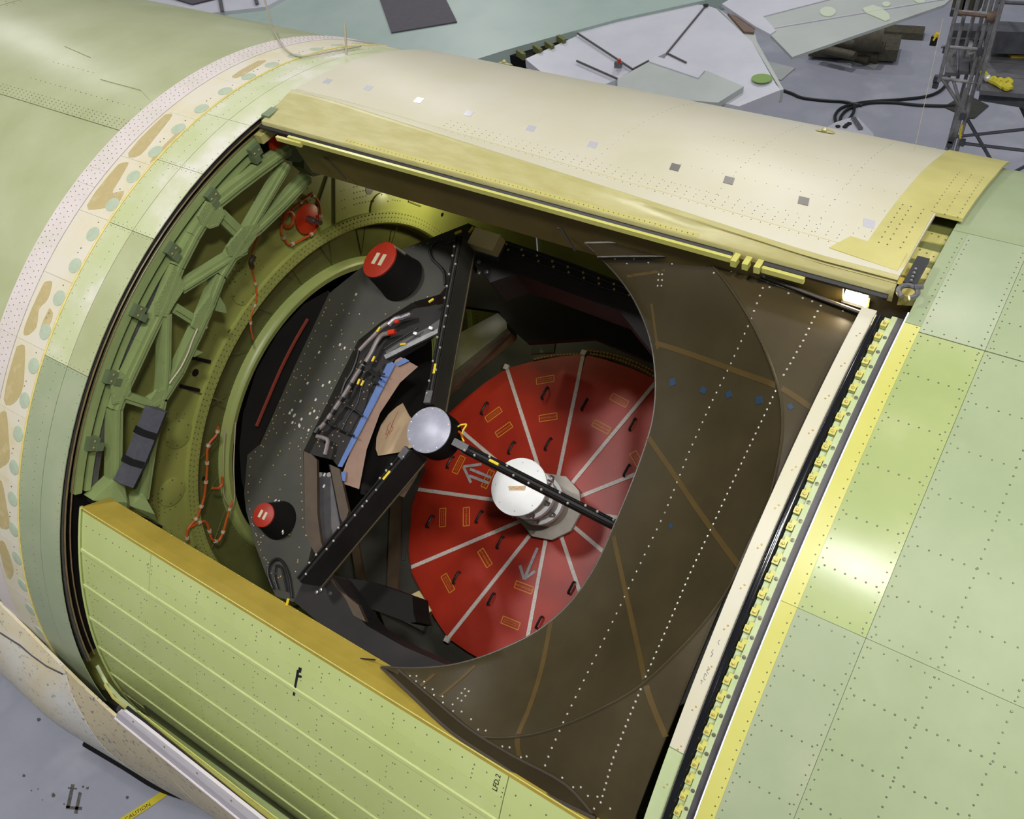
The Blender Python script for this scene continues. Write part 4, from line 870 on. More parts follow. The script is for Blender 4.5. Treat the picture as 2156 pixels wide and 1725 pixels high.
tt('cable_loop', [(970, 500), (940, 512), (920, 508), (905, 525), (910, 545), (925, 560), (935, 575), (937, 600)], .010, M_BLACK, h=HR + .02)
tt('cable_tag', [(958, 492), (972, 486)], .012, M_YTAG, n=2, h=HR + .05); tt('cable_tag', [(988, 490), (996, 478)], .010, M_YTAG, n=2, h=HR + .05); tt('cable_tag', [(1012, 482), (1024, 486)], .010, M_YTAG, n=2, h=HR + .05)
# head ring beams
def beam(pts, h, th, m=M_CARBOND, name='ring_beam'): return tpoly(name, pts, h, th, m)
beam([(986, 470), (1060, 505), (1200, 552), (1335, 604), (1420, 700), (1470, 800), (1420, 840), (1376, 745), (1340, 700), (1304, 655), (1125, 590), (1085, 577), (1032, 595), (1000, 560)], HR, .32)
beam([(618, 1266), (640, 1222), (700, 1214), (735, 1258), (752, 1296), (772, 1318), (850, 1362), (975, 1415), (1120, 1440), (1260, 1420), (1330, 1500), (1160, 1560), (950, 1500), (800, 1420)], HR, .30)
beam([(1376, 745), (1420, 840), (1430, 950), (1400, 1120), (1330, 1280), (1260, 1420), (1330, 1500), (1440, 1350), (1530, 1150), (1550, 950), (1500, 780), (1420, 690)], HR - .05, .3)
beam([(700, 1212), (785, 1226), (868, 1256), (871, 1294), (876, 1310), (862, 1312), (752, 1272)], HR - .25, .25, M_CARBONB, 'beam_block')
beam([(668, 1165), (712, 1240), (755, 1275), (770, 1310), (744, 1296), (728, 1262), (690, 1215)], HR + .01, .04, M_BROWNB, 'corner_bracket')
b = MB()
for u, v in ((667, 1248), (696, 1250), (676, 1243)): b.lathe(tel(u, v, HR + .0), TOW, [(.014, 0), (.014, .008), (.006, .01)], 10)
b.part('bolts', M_STEEL, TE)
tt('cable_run', [(1060, 512), (1130, 535), (1200, 562), (1260, 585), (1330, 612)], .007, M_BLACK, h=HR + .03); tt('cable_run', [(1070, 525), (1130, 552), (1200, 578), (1260, 602), (1325, 622)], .007, M_BLACK, h=HR + .03)
rv = MB()
for i in range(9):
    u = i / 8
    for a, b in (((1066, 514), (1325, 610)), ((1070, 526), (1325, 621))): rv.ball(tel(lerp(a[0], b[0], u), lerp(a[1], b[1], u), HR + .035), .010, 6, 4)
rv.part('clamps', M_BRASSR, TE)
b = MB()
b.box(tel(1024, 510, HR + .12), TXW * .22 - TVW * .0, TVW * .13, TOW * .10); b.part('cream_box', M_CREAMBOX, TE, label='cream junction box', sm=False)
MB().box(tel(1030, 524, HR + .03), TXW * .20, TVW * .12, TOW * .06).part('box_mount', M_STEEL, TE, sm=False)
for u, v in ((1009, 552), (1009, 575), (1025, 573)): MB().lathe(tel(u, v, HR), TOW, [(.016, 0), (.016, .01), (.008, .014)], 10).part('ring_bolt', M_STEEL, TE)
# finder cameras
def finder(bu, bv, hh, r0, r1, name, TOW=TOW):
    TX1 = (TXW - TOW * TXW.dot(TOW)).normalized(); TV1 = TOW.cross(TX1)
    base = tel(bu, bv, HR); p = MB().lathe(base, TOW, [(r0 * 1.05, 0), (r0, .03), (lerp(r0, r1, .5), hh * .5), (r1, hh - .01), (r1 * .92, hh - .01)], 36).part(name, M_CARBONB, TE)
    MB().lathe(base + TOW * (hh - .012), TOW, [(r1 * .985, 0), (r1 * .985, .014), (r1 * .9, .018)], 36).part('red_lens_cap', M_CAP, p, label='red lens cap')
    for a in (-1, 1):
        for c in (-1, 1): MB().box(base + TOW * (hh + .007) + TX1 * a * r1 * .24, TX1 * r1 * .24, TV1 * r1 * .62, TOW * .004).part('white_tape', M_WIREW, p, sm=False) if c > 0 else None
    q = MB()
    for a in (-.5, 1.9):
        for k in range(4): q.dome(base + (TXW * math.cos(a + k * .05) + TVW * math.sin(a + k * .05)) * (r0 * (.98 - .03 * (k % 2))) + TOW * (.05 + .02 * (k // 2)), TOW, .008)
    q.part('screws', M_SHINY, p); return p
finder(846, 588, .27, .175, .150, 'finder_camera', (TOW * 1.0 - TXW * .22 + TVW * .05).normalized()); finder(588, 1096, .19, .135, .088, 'finder_camera')
# spider arms and secondary housing
HS = 2.53; sc_c = tel(902, 905, HS); RS = 0.155
def arm(px0, px1, w, dep, h0=HR + .3, h1=HS - .02, m=M_CARBOND):
    a, b = tel(*px0, h0), tel(*px1, h1); p = MB().bar(a - TOW * dep / 2, b - TOW * dep / 2, w, dep, TOW).part('spider_arm', m, TE, sm=False)
    MB().bar(a - TOW * (dep + .004), b - TOW * (dep + .004), w * 1.25, .012, TOW).part('arm_flange', M_TAN, p, sm=False)
    d = (b - a); s = d.cross(TOW).normalized()
    for q in (-.5, .5): MB().tube([a + s * w * q * .7 + TOW * .012, b + s * w * q * .7 + TOW * .012], .009, 6).part('arm_cable', M_CARBONB, p)
    k = MB()
    for i in range(1, 16): k.ball(lerp(a, b, i / 16 + random.uniform(-.012, .012)) + s * w * random.choice((-.35, .35)) + TOW * .022, .009, 6, 4)
    k.part('clamps', M_SHINY, p); c = lerp(a, b, .80); dd = d.normalized()
    MB().tube([c - dd * .035, c + dd * .035], .016, 8).part('arm_tag', M_YTAG, p)
    MB().bar(lerp(a, b, .93) + TOW * .01, b + TOW * .02, w * .95, .03, TOW).part('arm_connector', M_CHAR, p, sm=False)
arm((968, 500), (903, 852), .05, .20, m=M_CARBON); arm((632, 1222), (862, 946), .05, .22); arm((1420, 1168), (958, 932), .05, .12, h0=HS - .03)
hp = MB().lathe(sc_c - TOW * .20, TOW, [(.150, 0), (.158, .02), (.158, .17), (.150, .19)], 40).part('secondary_housing', M_CARBONB, TE)
MB().lathe(sc_c - TOW * .012, TOW, [(RS, 0), (RS, .010), (RS - .004, .013)], 48).part('secondary_cover', M_ALU, TE, label='brushed grey round cover')
k = MB()
for i in range(15): k.dome(sc_c + (TXW * math.cos(i * 2 * PI / 15 + .2) + TVW * math.sin(i * 2 * PI / 15 + .2)) * (RS - .012), TOW, .007, .005)
k.part('screws', M_SHINY, TE)
MB().tube(smoothline([tel(u, v, HS - .12) for u, v in ((958, 905), (968, 896), (982, 894), (976, 905), (972, 918), (977, 930))], 4), .006, 6).part('loose_wire', M_YTAG, hp); MB().tube(smoothline([tel(u, v, HS - .12) for u, v in ((962, 908), (970, 912), (974, 922))], 4), .008, 6).part('loose_wire', M_ORANGE, hp)
# mirror cell below
cellp = [(1.0 * (1.47 + (.62 if a % 2 == 0 else .62)) * math.cos(a * PI / 12), 2.08 * math.sin(a * PI / 12)) for a in range(24)]
P0 = [TP(1.36 * math.cos(a * PI / 12), 1.36 * math.sin(a * PI / 12), -.08) for a in range(24)]; P1 = [TP(1.95 * math.cos(a * PI / 12), 1.95 * math.sin(a * PI / 12), -.08) for a in range(24)]
MB().slab([P0 + [P0[0]], P1 + [P1[0]]], [[p - TOW * .25 for p in P0 + [P0[0]]], [p - TOW * .25 for p in P1 + [P1[0]]]]).part('mirror_cell', M_CARBON, TE, sm=False)
MB().lathe(TP(0, 0, -.30), TOW, [(1.40, 0), (1.40, .26)], 48).part('cell_floor', M_CARBOND, TE)
for pts, h in (([(736, 1135), (752, 1130), (770, 1238), (752, 1232)], .5), ([(822, 1050), (842, 1046), (838, 1250), (814, 1246)], .3)): tpoly('brown_stiffener', pts, h, .03, M_BROWNB)
tpoly('frame_plate', [(690, 1190), (760, 1100), (860, 1040), (850, 1120), (862, 1205), (905, 1290), (890, 1330), (780, 1270)], .18, .05, M_CARBON)
tpoly('card_patch', [(866, 1252), (882, 1244), (908, 1286), (874, 1310)], .3, .02, M_CREAMBOX)
tpoly('olive_box', [(970, 700), (1048, 659), (1067, 678), (1067, 692), (956, 782), (940, 800), (948, 740)], .85, .25, mat('olive_panel', (96, 92, 50), (110, 110, 90), 4, .35)); tpoly('brown_stiffener', [(1075, 700), (1060, 692), (946, 795), (930, 838), (948, 826)], .8, .05, M_BROWNB)
tpoly('shade_sheet', [(940, 640), (1000, 575), (1090, 580), (1310, 660), (1388, 745), (1384, 768), (1250, 712), (1110, 722), (1075, 690), (1050, 655)], .9, .06, M_CARBONB)  # black sheet added for the darkness between ring beam and mirror
tpoly('card_patch', [(1116, 745), (1130, 690), (1172, 705), (1166, 742)], .35, .03, mat('dim_panel', (70, 70, 58)))
tpoly('cell_strut', [(850, 1010), (884, 970), (890, 985), (862, 1060), (852, 1180), (846, 1180), (846, 1080)], .2, .06, M_CARBON)

# masking materials clipped in the telescope tube
tpoly2 = lambda name, pts, h, th, m, label, cat: MB().prism([tel(u, v, h) for u, v in pts], -TOW * th).solo(name, m, label, cat, sm=False)
tpoly2('masking_baffle', [(884, 768), (905, 760), (940, 760), (948, 800), (930, 862), (900, 960), (860, 1005), (800, 1050), (758, 1040), (770, 960), (800, 880), (832, 820)], 1.70, .012, M_CARBONB, 'black sheet baffle behind the cream card, left of the secondary', 'baffle')
tpoly2('kraft_paper', [(833, 758), (844, 752), (880, 772), (842, 806), (800, 870), (772, 946), (756, 1030), (714, 1016), (742, 940), (788, 850)], HR - .05, .003, M_KRAFT, 'long brown kraft paper strip edged with blue tape', 'paper')
tpoly2('kraft_paper', [(884, 968), (868, 1000), (838, 1030), (820, 1056), (836, 1042), (850, 1048), (876, 1006), (890, 975)], 1.5, .003, M_KRAFT, 'short torn brown paper strip below the secondary cover', 'paper')
tpoly2('kraft_paper', [(933, 818), (942, 830), (936, 862), (925, 858)], 1.3, .003, mat('rust_paper', (150, 70, 44)), 'rust brown paper scrap above the secondary cover', 'paper')
tpoly2('masking_tape', [(815, 766), (826, 762), (832, 768), (790, 850), (742, 942), (720, 984), (711, 982), (745, 912)], HR - .035, .003, M_MASK, 'long strip of blue masking tape along the kraft paper', 'tape')
tpoly2('masking_tape', [(832, 764), (852, 754), (862, 760), (838, 772)], HR - .03, .003, M_MASK, 'short blue tape piece at the top of the kraft paper', 'tape')
tpoly2('masking_tape', [(719, 994), (729, 992), (727, 1014), (718, 1012)], HR - .03, .003, M_MASK, 'small blue tape piece at the foot of the kraft paper', 'tape')
CF = thing('card_template', 'cream fan-shaped card with brown handwriting, left of the grey secondary cover', 'card', tel(830, 920, 1.74))
MB().prism([tel(u, v, 1.74) for u, v in ((848, 849), (836, 856), (818, 872), (802, 895), (793, 920), (791, 945), (796, 960), (838, 953), (880, 938), (890, 905), (862, 876))], -TOW * .004).part('card', M_FOAMC, CF, sm=False)
for k, (pts) in enumerate(([(838, 867), (832, 880), (826, 892), (822, 905), (816, 918), (812, 925)], [(822, 890), (816, 900), (818, 910), (812, 916), (815, 905)], [(830, 884), (825, 898), (828, 902), (820, 914)])):
    MB().tube(smoothline([tel(u, v, 1.745) for u, v in pts], 4), .0022, 5).part('handwriting', M_INK, CF)

# ================================================================== red mirror cover and white central tower
MC = thing('mirror_cover', 'red segmented protective cover over the primary mirror with white seam tapes', 'cover', TP(0, 0, 0))
RM, RI, HI = 1.475, .26, .035
def MCP(a, rr, dz=0): return TP(rr * math.cos(a), rr * math.sin(a), .02 + HI * (1 - (rr - RI) / (RM - RI)) + dz)
mirror_tree_parts = []
for k in range(12):
    a0, a1 = rad(15 + 30 * k), rad(45 + 30 * k); am = (a0 + a1) / 2
    rim = [(a0, RM), (lerp(a0, a1, .30), RM * .985), (lerp(a0, a1, .70), RM * .985), (a1, RM)]
    O_ = [MCP(a, r) for a, r in rim]; I_ = [MCP(a, RI) for a, r in rim]
    o = MB().slab([I_, O_], [[p - TOW * .012 for p in I_], [p - TOW * .012 for p in O_]]).part('cover_panel', M_RED, MC, sm=False); mirror_tree_parts.append(o)
    s = MB().bar(MCP(a0, RI, .004), MCP(a0, RM + .005, .004), .034, .006, TOW).part('seam_tape', M_SEAM, MC, sm=False)
    MB().box(MCP(a0, RM + .012, .002), TXW * .05, TVW * .05, TOW * .03).part('corner_clip', M_SEAM, MC, sm=False)
MT = tree(*mirror_tree_parts)
for u, v in ((1147, 828), (1020, 860), (1230, 852), (1331, 894), (1077, 943), (1154, 935), (1319, 991), (948, 973), (906, 1098), (1009, 1088), (1053, 1142), (961, 1216), (1034, 1261), (1203, 1237), (1135, 1310)):
    a, n1 = onF(u - 4, v + 13, MT, 0); b, n2 = onF(u + 8, v - 10, MT, 0)
    if a is None or b is None: continue
    d = (b - a).normalized(); H_ = TOW * .045; MB().tube([a, a + H_ * .8, a + H_ + d * .012, b + H_ - d * .012, b + H_ * .8, b], .011, 7).part('grab_handle', M_HANDLE, MC)
def label_at(u, v, lines):
    p, n = onF(u, v, MT, .001)
    if p is None: return
    c = TP(0, 0, 0); up = (c - p); up = (up - n * up.dot(n)).normalized(); rt = up.cross(n).normalized()
    w, h, t = .172, .062, .008; b = MB()
    for q, ax, bx in ((up * h / 2, rt * w, up * t), (up * -h / 2, rt * w, up * t), (rt * w / 2, rt * t, up * h), (rt * -w / 2, rt * t, up * h)): b.box(p + q, ax, bx, n * .002)
    o = b.part('warning_label', M_LABEL, MC, sm=False)
    for txt, dy, sz in lines: text_mesh(txt, sz, 'lettering', M_LABEL, Matrix.Translation(p + up * dy + n * .001) @ Matrix((rt, up, n)).transposed().to_4x4(), o)
NF = (('NOT FOR FLIGHT', -.001, .0225),); RB = (('IDENTIFIED ITEM NO. 4', .009, .0135), ('REMOVED FROM SET 4', -.010, .0135))
for u, v in ((1061, 905), (1154, 879), (1266, 899), (1027, 1009), (982, 1088), (1021, 1175), (1103, 1237)): label_at(u, v, NF)
for u, v in ((1148, 800), (1039, 873), (1304, 843), (966, 979), (932, 1090), (943, 1228), (1075, 1312), (1342, 970)): label_at(u, v, RB)
def arrow(strokes):
    b = MB()
    for a, c in strokes:
        p, n = onF(*a, MT, .004); q, n2 = onF(*c, MT, .004)
        if p and q: b.bar(p, q, .026, .003, n)
    b.part('tape_arrow', M_ARROW, MC, sm=False)
arrow([((1132, 1154), (1105, 1218)), ((1095, 1191), (1104, 1220)), ((1127, 1203), (1104, 1220))]); arrow([((976, 983), (1014, 978)), ((976, 983), (992, 1017)), ((990, 988), (1034, 1006)), ((988, 1002), (1030, 1018)), ])
bd = MB(); k = 0
for a in [rad(x * 1.25) for x in range(42, 100)]:
    for j in range(2): k += 1; w_ = .02 if a > rad(106) else .05; bd.ball(TP((1.46 + w_ * (.5 + .8 * j)) * math.cos(a + j * .011), (1.46 + w_ * (.5 + .8 * j)) * math.sin(a + j * .011), -.01 - .03 * j), .022, 6, 4)
for a in [rad(x) for x in range(205, 240, 1)]: bd.ball(TP(1.49 * math.cos(a), 1.49 * math.sin(a), -.01), .016, 6, 4)
bd.part('padded_edge', mat('tan_bubble_padding', (150, 116, 62), (120, 90, 46), 20, .5), MC, kind='stuff')
TW = thing('tertiary_tower', 'white capped cylindrical tower standing at the centre of the red mirror cover', 'tower', TP(0, 0, .1))
HT = .90; tc = tel(1092, 1025, HT); RT = .238
MB().lathe(tc - TOW * .03, TOW, [(RT - .01, 0), (RT, .004), (RT, .028), (RT - .003, .03)], 56).part('top_cap', M_WHITEP, TW)
c0 = TP(0, 0, 0); ax = (tc - c0); ax.normalize()
for h0, h1, r in ((.10, .40, .185), (.40, .62, .185), (.62, .87, .185)): MB().lathe(c0 + ax * h0, ax, [(r, 0), (r, h1 - h0)], 40).part('tower_drum', M_GREYP, TW)
for h, r in ((.36, .215), (.60, .215)): MB().lathe(c0 + ax * h, ax, [(r - .02, 0), (r, 0), (r, .05), (r - .02, .055)], 40).part('flange_ring', M_WHITEP, TW)
MB().lathe(c0 + ax * .10, ax, [(.30, 0), (.30, .04), (.19, .05)], 10).part('base_plate', M_GREYP, TW)
for h in (.50, .74):
    for i in range(8):
        a = i * PI / 4 + h; p = c0 + ax * h + (TXW * math.cos(a) + TVW * math.sin(a)) * .195
        MB().tube([p - ax * .07, p + (TXW * math.cos(a) + TVW * math.sin(a)) * .035 - ax * .02, p + (TXW * math.cos(a) + TVW * math.sin(a)) * .03 + ax * .06], .008, 6).part('toggle_latch', M_STEEL, TW)
q = MB()
for i in range(8): q.dome(tc + (TXW * math.cos(i * PI / 4 + .3) + TVW * math.sin(i * PI / 4 + .3)) * .20, TOW, .006, .002)
q.part('screws', M_STEEL, TW)
# strip of masking tape with pencil writing
P = [tel(u, v, HT + .003) for u, v in ((1070, 1024), (1108, 1023), (1105, 1033), (1072, 1033))]; o = MB().prism(P, -TOW * .002).part('cap_label', M_FOAMC, TW, label='tan tape label', sm=False)
MB().tube(smoothline([tel(u, v, HT + .0035) for u, v in ((1076, 1029), (1082, 1027), (1088, 1030), (1094, 1027), (1100, 1030))], 3), .0012, 4).part('lettering', M_INK, o)

# ================================================================== work lamps in the cavity
LA = thing('work_lamp', 'glowing rectangular work lamp in the upper aft corner of the cavity', 'lamp', cyw(1803, 623, 3.12))
c = cyw(1803, 623, 3.13); d1 = (cyw(1826, 630, 3.13) - cyw(1781, 616, 3.13)); d2 = (cyw(1800, 634, 3.13) - cyw(1808, 612, 3.13)); nz = d1.cross(d2).normalized(); nz = nz if nz.dot(W(CAMG) - c) > 0 else -nz
MB().box(c, d1, d2, nz * .03).part('lamp_lens', M_GLASSL, LA, sm=False)
MB().box(c - nz * .035, d1 * 1.15, d2 * 1.3, nz * .03).part('lamp_housing', M_CARBONB, LA, sm=False)
MB().tube([cyw(*p, 3.12) for p in ((1828, 630), (1826, 645), (1816, 660), (1811, 668))], .009, 6).part('lamp_bracket', M_YELSTRIP, LA)
area('work_lamp_light', tuple(c + nz * .03), .12, 5, (1.0, .82, .55), aim=tuple(TP(-.2, .2, .3)))
L2 = thing('work_lamp', 'small work lamp tucked behind the upper door web, lighting the bulkhead', 'lamp', onx(935, 425, BX + .35))
lc = onx(985, 420, BX + .55); MB().box(lc, (.06, 0, 0), (0, .10, 0), (0, 0, .08)).part('lamp_housing', M_CARBONB, L2, sm=False)
pl = bpy.data.lights.new('work_lamp_light', 'POINT'); pl.energy = 16; pl.color = (1.0, .93, .62); pl.shadow_soft_size = .05
po = bpy.data.objects.new('work_lamp_light', pl); COL.objects.link(po); po.location = lc + Vector((-.09, 0, 0))
# lifting shackle at the aft corner of the door
SH = thing('shackle', 'steel shackle with a black strap hanging at the aft corner of the upper door', 'shackle', cyw(1912, 615, 3.3))
cc = cyw(1912, 614, 3.31); e1 = (cyw(1930, 618, 3.31) - cyw(1895, 610, 3.31)).normalized(); e2 = nrm(84).cross(e1).normalized()
MB().tube([cc + e1 * .04 * math.cos(a) + e2 * .042 * math.sin(a) for a in [i * PI / 8 - 1.2 for i in range(15)]], .012, 8).part('bow', M_STEEL, SH)
MB().tube([cyw(1925, 604, 3.32), cyw(1944, 604, 3.32)], .012, 8).part('pin', M_STEEL, SH)
MB().bar(cyw(1944, 545, 3.31), cyw(1914, 600, 3.31), .055, .02, nrm(85)).part('strap', M_BLACK, SH, sm=False)
for k in range(4): MB().dome(cyw(1919 + 3 * (3 - k), 590 - 8 * (3 - k), 3.33), nrm(85), .009).part('strap_stud', M_STEEL, SH)

# ================================================================== far wing and hangar floor things
WG = thing('aircraft_wing', 'grey-green primed far wing with white flaps hanging off its trailing edge', 'wing', wing(1100, 40))
def wp(name, pts, th, m, dz=0.0, parent=WG, label=None): return MB().prism([wing(u, v, dz) for u, v in pts], (0, 0, -th)).part(name, m, parent, label=label, sm=False)
wp('wing_skin', [(430, 22), (520, 90), (700, 160), (860, 170), (1062, 106), (1205, 66), (1300, 40), (1485, 0), (1700, -70), (760, -120), (560, -10)], .30, M_WING)
wp('white_panel', [(255, 8), (300, -8), (420, -60), (700, -60), (560, 14), (430, 29), (330, 20)], .12, M_WWHITE, dz=.06)
for a, c in (((462, -8), (468, 24)), ((536, -10), (541, 8))): MB().bar(wing(*a, .1), wing(*c, .1), .08, .02, (0, 0, 1)).part('joint_strip', M_CHAR, WG, sm=False)
wp('dark_inlay', [(352, -8), (404, 8), (470, -8)], .02, M_MATD, dz=.10)
wp('flap_bay', [(1052, 112), (1200, 66), (1212, 74), (1110, 124)], .30, M_CARBONB, dz=-.12)
for a in ((1090, 110), (1125, 100), (1150, 92), (1175, 80)): MB().bar(wing(*a, -.04), wing(a[0] + 14, a[1] + 10, -.04), .07, .12, (0, 0, 1)).part('flap_rib', M_BULKD, WG, sm=False)
wp('flap_panel', [(1106, 124), (1214, 76), (1216, 66), (1445, 4), (1484, 12), (1403, 111), (1366, 128), (1330, 148), (1298, 168), (1240, 190), (1150, 160)], .16, M_WWHITE, dz=-.05)
wp('flap_panel', [(1489, 12), (1508, 18), (1583, 88), (1634, 178), (1644, 189), (1556, 224), (1400, 190), (1370, 160), (1408, 111)], .20, M_WWHITE, dz=-.02)
wp('flap_edge', [(1509, 16), (1527, 28), (1588, 62), (1594, 88), (1650, 188), (1644, 190), (1584, 90)], .22, M_WGREY, dz=-.06)
wp('grey_flap', [(1300, 166), (1366, 130), (1376, 128), (1420, 142), (1440, 150), (1478, 158), (1486, 148), (1566, 182), (1512, 216), (1300, 200)], .10, M_WGREY, dz=.08, label='grey panel on the white flap')
wp('white_rim', [(1366, 129), (1380, 118), (1484, 148), (1470, 164)], .08, M_WWHITE, dz=.10)
for a, c in (((1216, 70), (1332, 146)), ((1486, 12), (1404, 112)), ((1332, 146), (1366, 128)), ((1404, 112), (1445, 132)), ((1300, 166), (1214, 128))): MB().bar(wing(*a, -.005), wing(*c, -.005), .022, .03, (0, 0, 1)).part('panel_joint', M_CHAR, WG, sm=False)
c = wing(1604, 166, .0); MB().lathe(c, (0, 0, 1), [(.17, 0), (.17, .012)], 16).part('green_spot', M_GREENSPOT, WG)
c = wing(1486, 12, 0); MB().lathe(c, (0, 0, 1), [(.05, 0), (.05, .02)], 12).part('hinge_pin', M_BLACK, WG)
wp('wood_batten', [(1532, 27), (1590, 50), (1588, 68), (1566, 66)], .12, M_WOOD, dz=-.02)
b = MB(); c = wing(1302, 142, .0); b.box(c + Vector((0, 0, .05)), (.12, .04, 0), (-.02, .08, 0), (0, 0, .1)); b.part('actuator', M_STEEL, WG, sm=False); MB().box(c + Vector((.02, 0, .12)), (.05, .02, 0), (-.02, .05, 0), (0, 0, .06)).part('actuator_tag', M_REDCAP, WG, sm=False)
AI = thing('wing_flap', 'long grey outboard flap with pale green patches, at the upper right', 'flap', wing(1780, 40))
wp('flap_skin', [(1608, 36), (1770, -10), (2010, -10), (1988, 10), (1668, 120), (1612, 62)], .05, M_WGREY, parent=AI)
wp('white_skin', [(1520, 8), (1560, -16), (1760, -70), (2010, -40), (1990, -12), (1770, -8), (1607, 34), (1634, 64), (1622, 72), (1590, 55)], .06, M_WWHITE, dz=.02, parent=AI)
for k, (u, v, a, b_) in enumerate(((1743, 24, 17, 10), (1866, 8, 9, 5), (1937, 0, 12, 5))): wp('repair_patch', [(u + a * math.cos(i * PI / 8), v + b_ * math.sin(i * PI / 8)) for i in range(16)], .02, M_PATCHG, dz=.015, parent=AI)
wp('repair_patch', [(1816, 17), (1838, 10), (1856, 16), (1872, 30), (1874, 40), (1864, 44), (1846, 36), (1822, 26)], .02, M_PATCHG, dz=.015, parent=AI)
for a, c in (((1612, 62), (1990, -2)),): MB().bar(wing(*a, .005), wing(*c, .005), .03, .02, (0, 0, 1)).part('panel_joint', M_WWHITE, AI, sm=False)
MB().prism([wing(u, v, .03) for u, v in ((790, -30), (824, 68), (962, 45), (925, -30))], (0, 0, -.025)).solo('rubber_mat', M_MATD, 'dark grey rectangular mat lying on the far wing', 'mat', sm=False)
MB().prism([flr(u, v, .03) for u, v in ((1612, 127), (1674, 143), (1645, 168), (1630, 165), (1622, 150))], (0, 0, -.025)).solo('rubber_mat', M_WGREY, 'small grey mat on the floor beyond the white flap', 'mat', sm=False)
MB().prism([flr(u, v, .03) for u, v in ((1987, 224), (2034, 197), (2082, 222), (2052, 248), (2040, 248))], (0, 0, -.025)).solo('rubber_mat', M_DPAD, 'dark olive mat on the floor under the scaffold', 'mat', sm=False)
PB = thing('tube_bundle', 'pile of dark rolled tubes on the floor beneath the grey flap', 'tube', flr(1800, 110))
for (a, c, r, z) in (((1742, 92), (1858, 112), .20, .2), ((1738, 100), (1850, 122), .16, .16), ((1745, 86), (1862, 100), .14, .5), ((1800, 78), (1858, 80), .36, .7), ((1770, 112), (1830, 128), .12, .12), ((1730, 102), (1800, 118), .12, .4)):
    MB().tube([flr(*a, z), flr(*c, z)], r, 10).part('tube', M_OLDBUNDLE, PB)
MB().box(flr(1800, 96, .25), (2.2, .5, 0), (-.2, 1.0, 0), (0, 0, .3)).part('bundle_base', M_OLDBUNDLE, PB, sm=False)
MB().prism([flr(u, v, .02) for u, v in ((1762, 128), (1790, 120), (1850, 135), (1840, 146), (1818, 134), (1800, 138))], (0, 0, -.015)).solo('floor_sheet', M_WGREY, 'flattened grey sheet scrap on the floor by the dark tubes', 'sheet', sm=False)
MB().box(flr(1880, 66, .1), (1.6, .3, 0), (-.1, .5, 0), (0, 0, .18)).solo('wooden_pallet', M_OLDBUNDLE, 'dark low pallet on the floor behind the grey flap', 'pallet', sm=False)
def cable(pts, r, label): P = smoothline([flr(u, v, r) for u, v in pts], 6); return MB().tube(P, r, 8).solo('ground_cable', M_CABLE, label, 'cable', 'black cables on the hangar floor')
cable([(1630, 184), (1665, 196), (1690, 206), (1740, 212), (1775, 214), (1797, 219), (1815, 222)], .038, 'black cable on the floor running from the white flap')
cable([(1762, 262), (1758, 245), (1768, 230), (1790, 221), (1830, 214), (1890, 210), (1945, 204), (1975, 194), (1992, 178), (1994, 165)], .038, 'black cable on the floor curving up to the scaffold')
cable([(1768, 262), (1772, 243), (1790, 228), (1830, 217), (1880, 216), (1930, 221), (1985, 223), (2010, 222)], .038, 'black cable on the floor ending at the olive mat')
cable([(1780, 262), (1795, 240), (1799, 228), (1797, 220)], .036, 'short black cable looping into the white ground unit')
GB = thing('ground_unit', 'off-white ground power unit with cable sockets, half hidden behind the cream door', 'machine', flr(1800, 300))
zt = 1.1
top = [flr(u, v, zt) for u, v in ((1733, 272), (1760, 257), (1796, 246), (1808, 249), (1838, 280), (1844, 300), (1790, 320), (1740, 300))]
MB().prism(top, (0, 0, -1.0)).part('body', M_WWHITE, GB, sm=False)
MB().bar(flr(1796, 248, zt + .02), flr(1812, 272, zt + .02), .10, .05, (0, 0, 1)).part('lid_hinge', M_STEEL, GB, sm=False)
for u, v in ((1764, 267), (1779, 268), (1783, 264), (1788, 261)): MB().lathe(flr(u, v, zt), (0, 0, 1), [(.055, 0), (.055, .02), (.03, .02)], 12).part('socket', M_BLACK, GB)

# scaffold tower and its work platform
YS = 9.2
SF = thing('scaffold_tower', 'grey tubular scaffold tower standing behind the cream door', 'scaffold', (vy(2010, 345, YS).x, YS, 0))
def stube(a, b, r=.024, m=M_TUBE, y0=YS, y1=None, name='tube'): return MB().tube([vy(*a, y0), vy(*b, y1 if y1 is not None else y0)], r, 8).part(name, m, SF)
def post(p, y, ztop, zbot, name='post', r=.026): q = vy(*p, y); return MB().tube([Vector((q.x, y, zbot)), Vector((q.x, y, ztop))], r, 8).part(name, M_TUBE, SF)
zt2 = 12.2
post((2008, 300), YS, 7.8, 0); post((2000, 290), YS + .5, 7.8, 0); post((2030, 262), YS, zt2, 0); post((2042, 215), YS + 1.2, zt2, 0)
post((1978, 168), YS - .3, zt2, vy(1978, 172, YS - .3).z); post((1996, 168), YS + .3, zt2, vy(1996, 172, YS + .3).z); post((2062, 180), YS - .3, zt2, vy(2058, 190, YS - .3).z); post((2016, 165), YS + .6, zt2, vy(2016, 172, YS + .6).z)
stube((1976, 164), (2066, 176)); stube((1984, 166), (2034, 242)); stube((2008, 172), (2028, 240)); stube((1982, 98), (2064, 104)); stube((2012, 24), (2094, 30)); stube((1976, 164), (1990, 160), y1=YS + .8)
stube((2036, 250), (2122, 398), m=M_TUBED); stube((2012, 288), (2160, 272), m=M_TUBED); stube((2020, 301), (2165, 318), m=M_TUBED); stube((2098, 382), (2170, 344), m=M_TUBED); stube((2138, 200), (2170, 270), m=M_TUBED); stube((2100, 4), (2170, 8), m=M_TUBED)
stube((1983, 345), (2034, 186)); stube((1992, 345), (2030, 210))
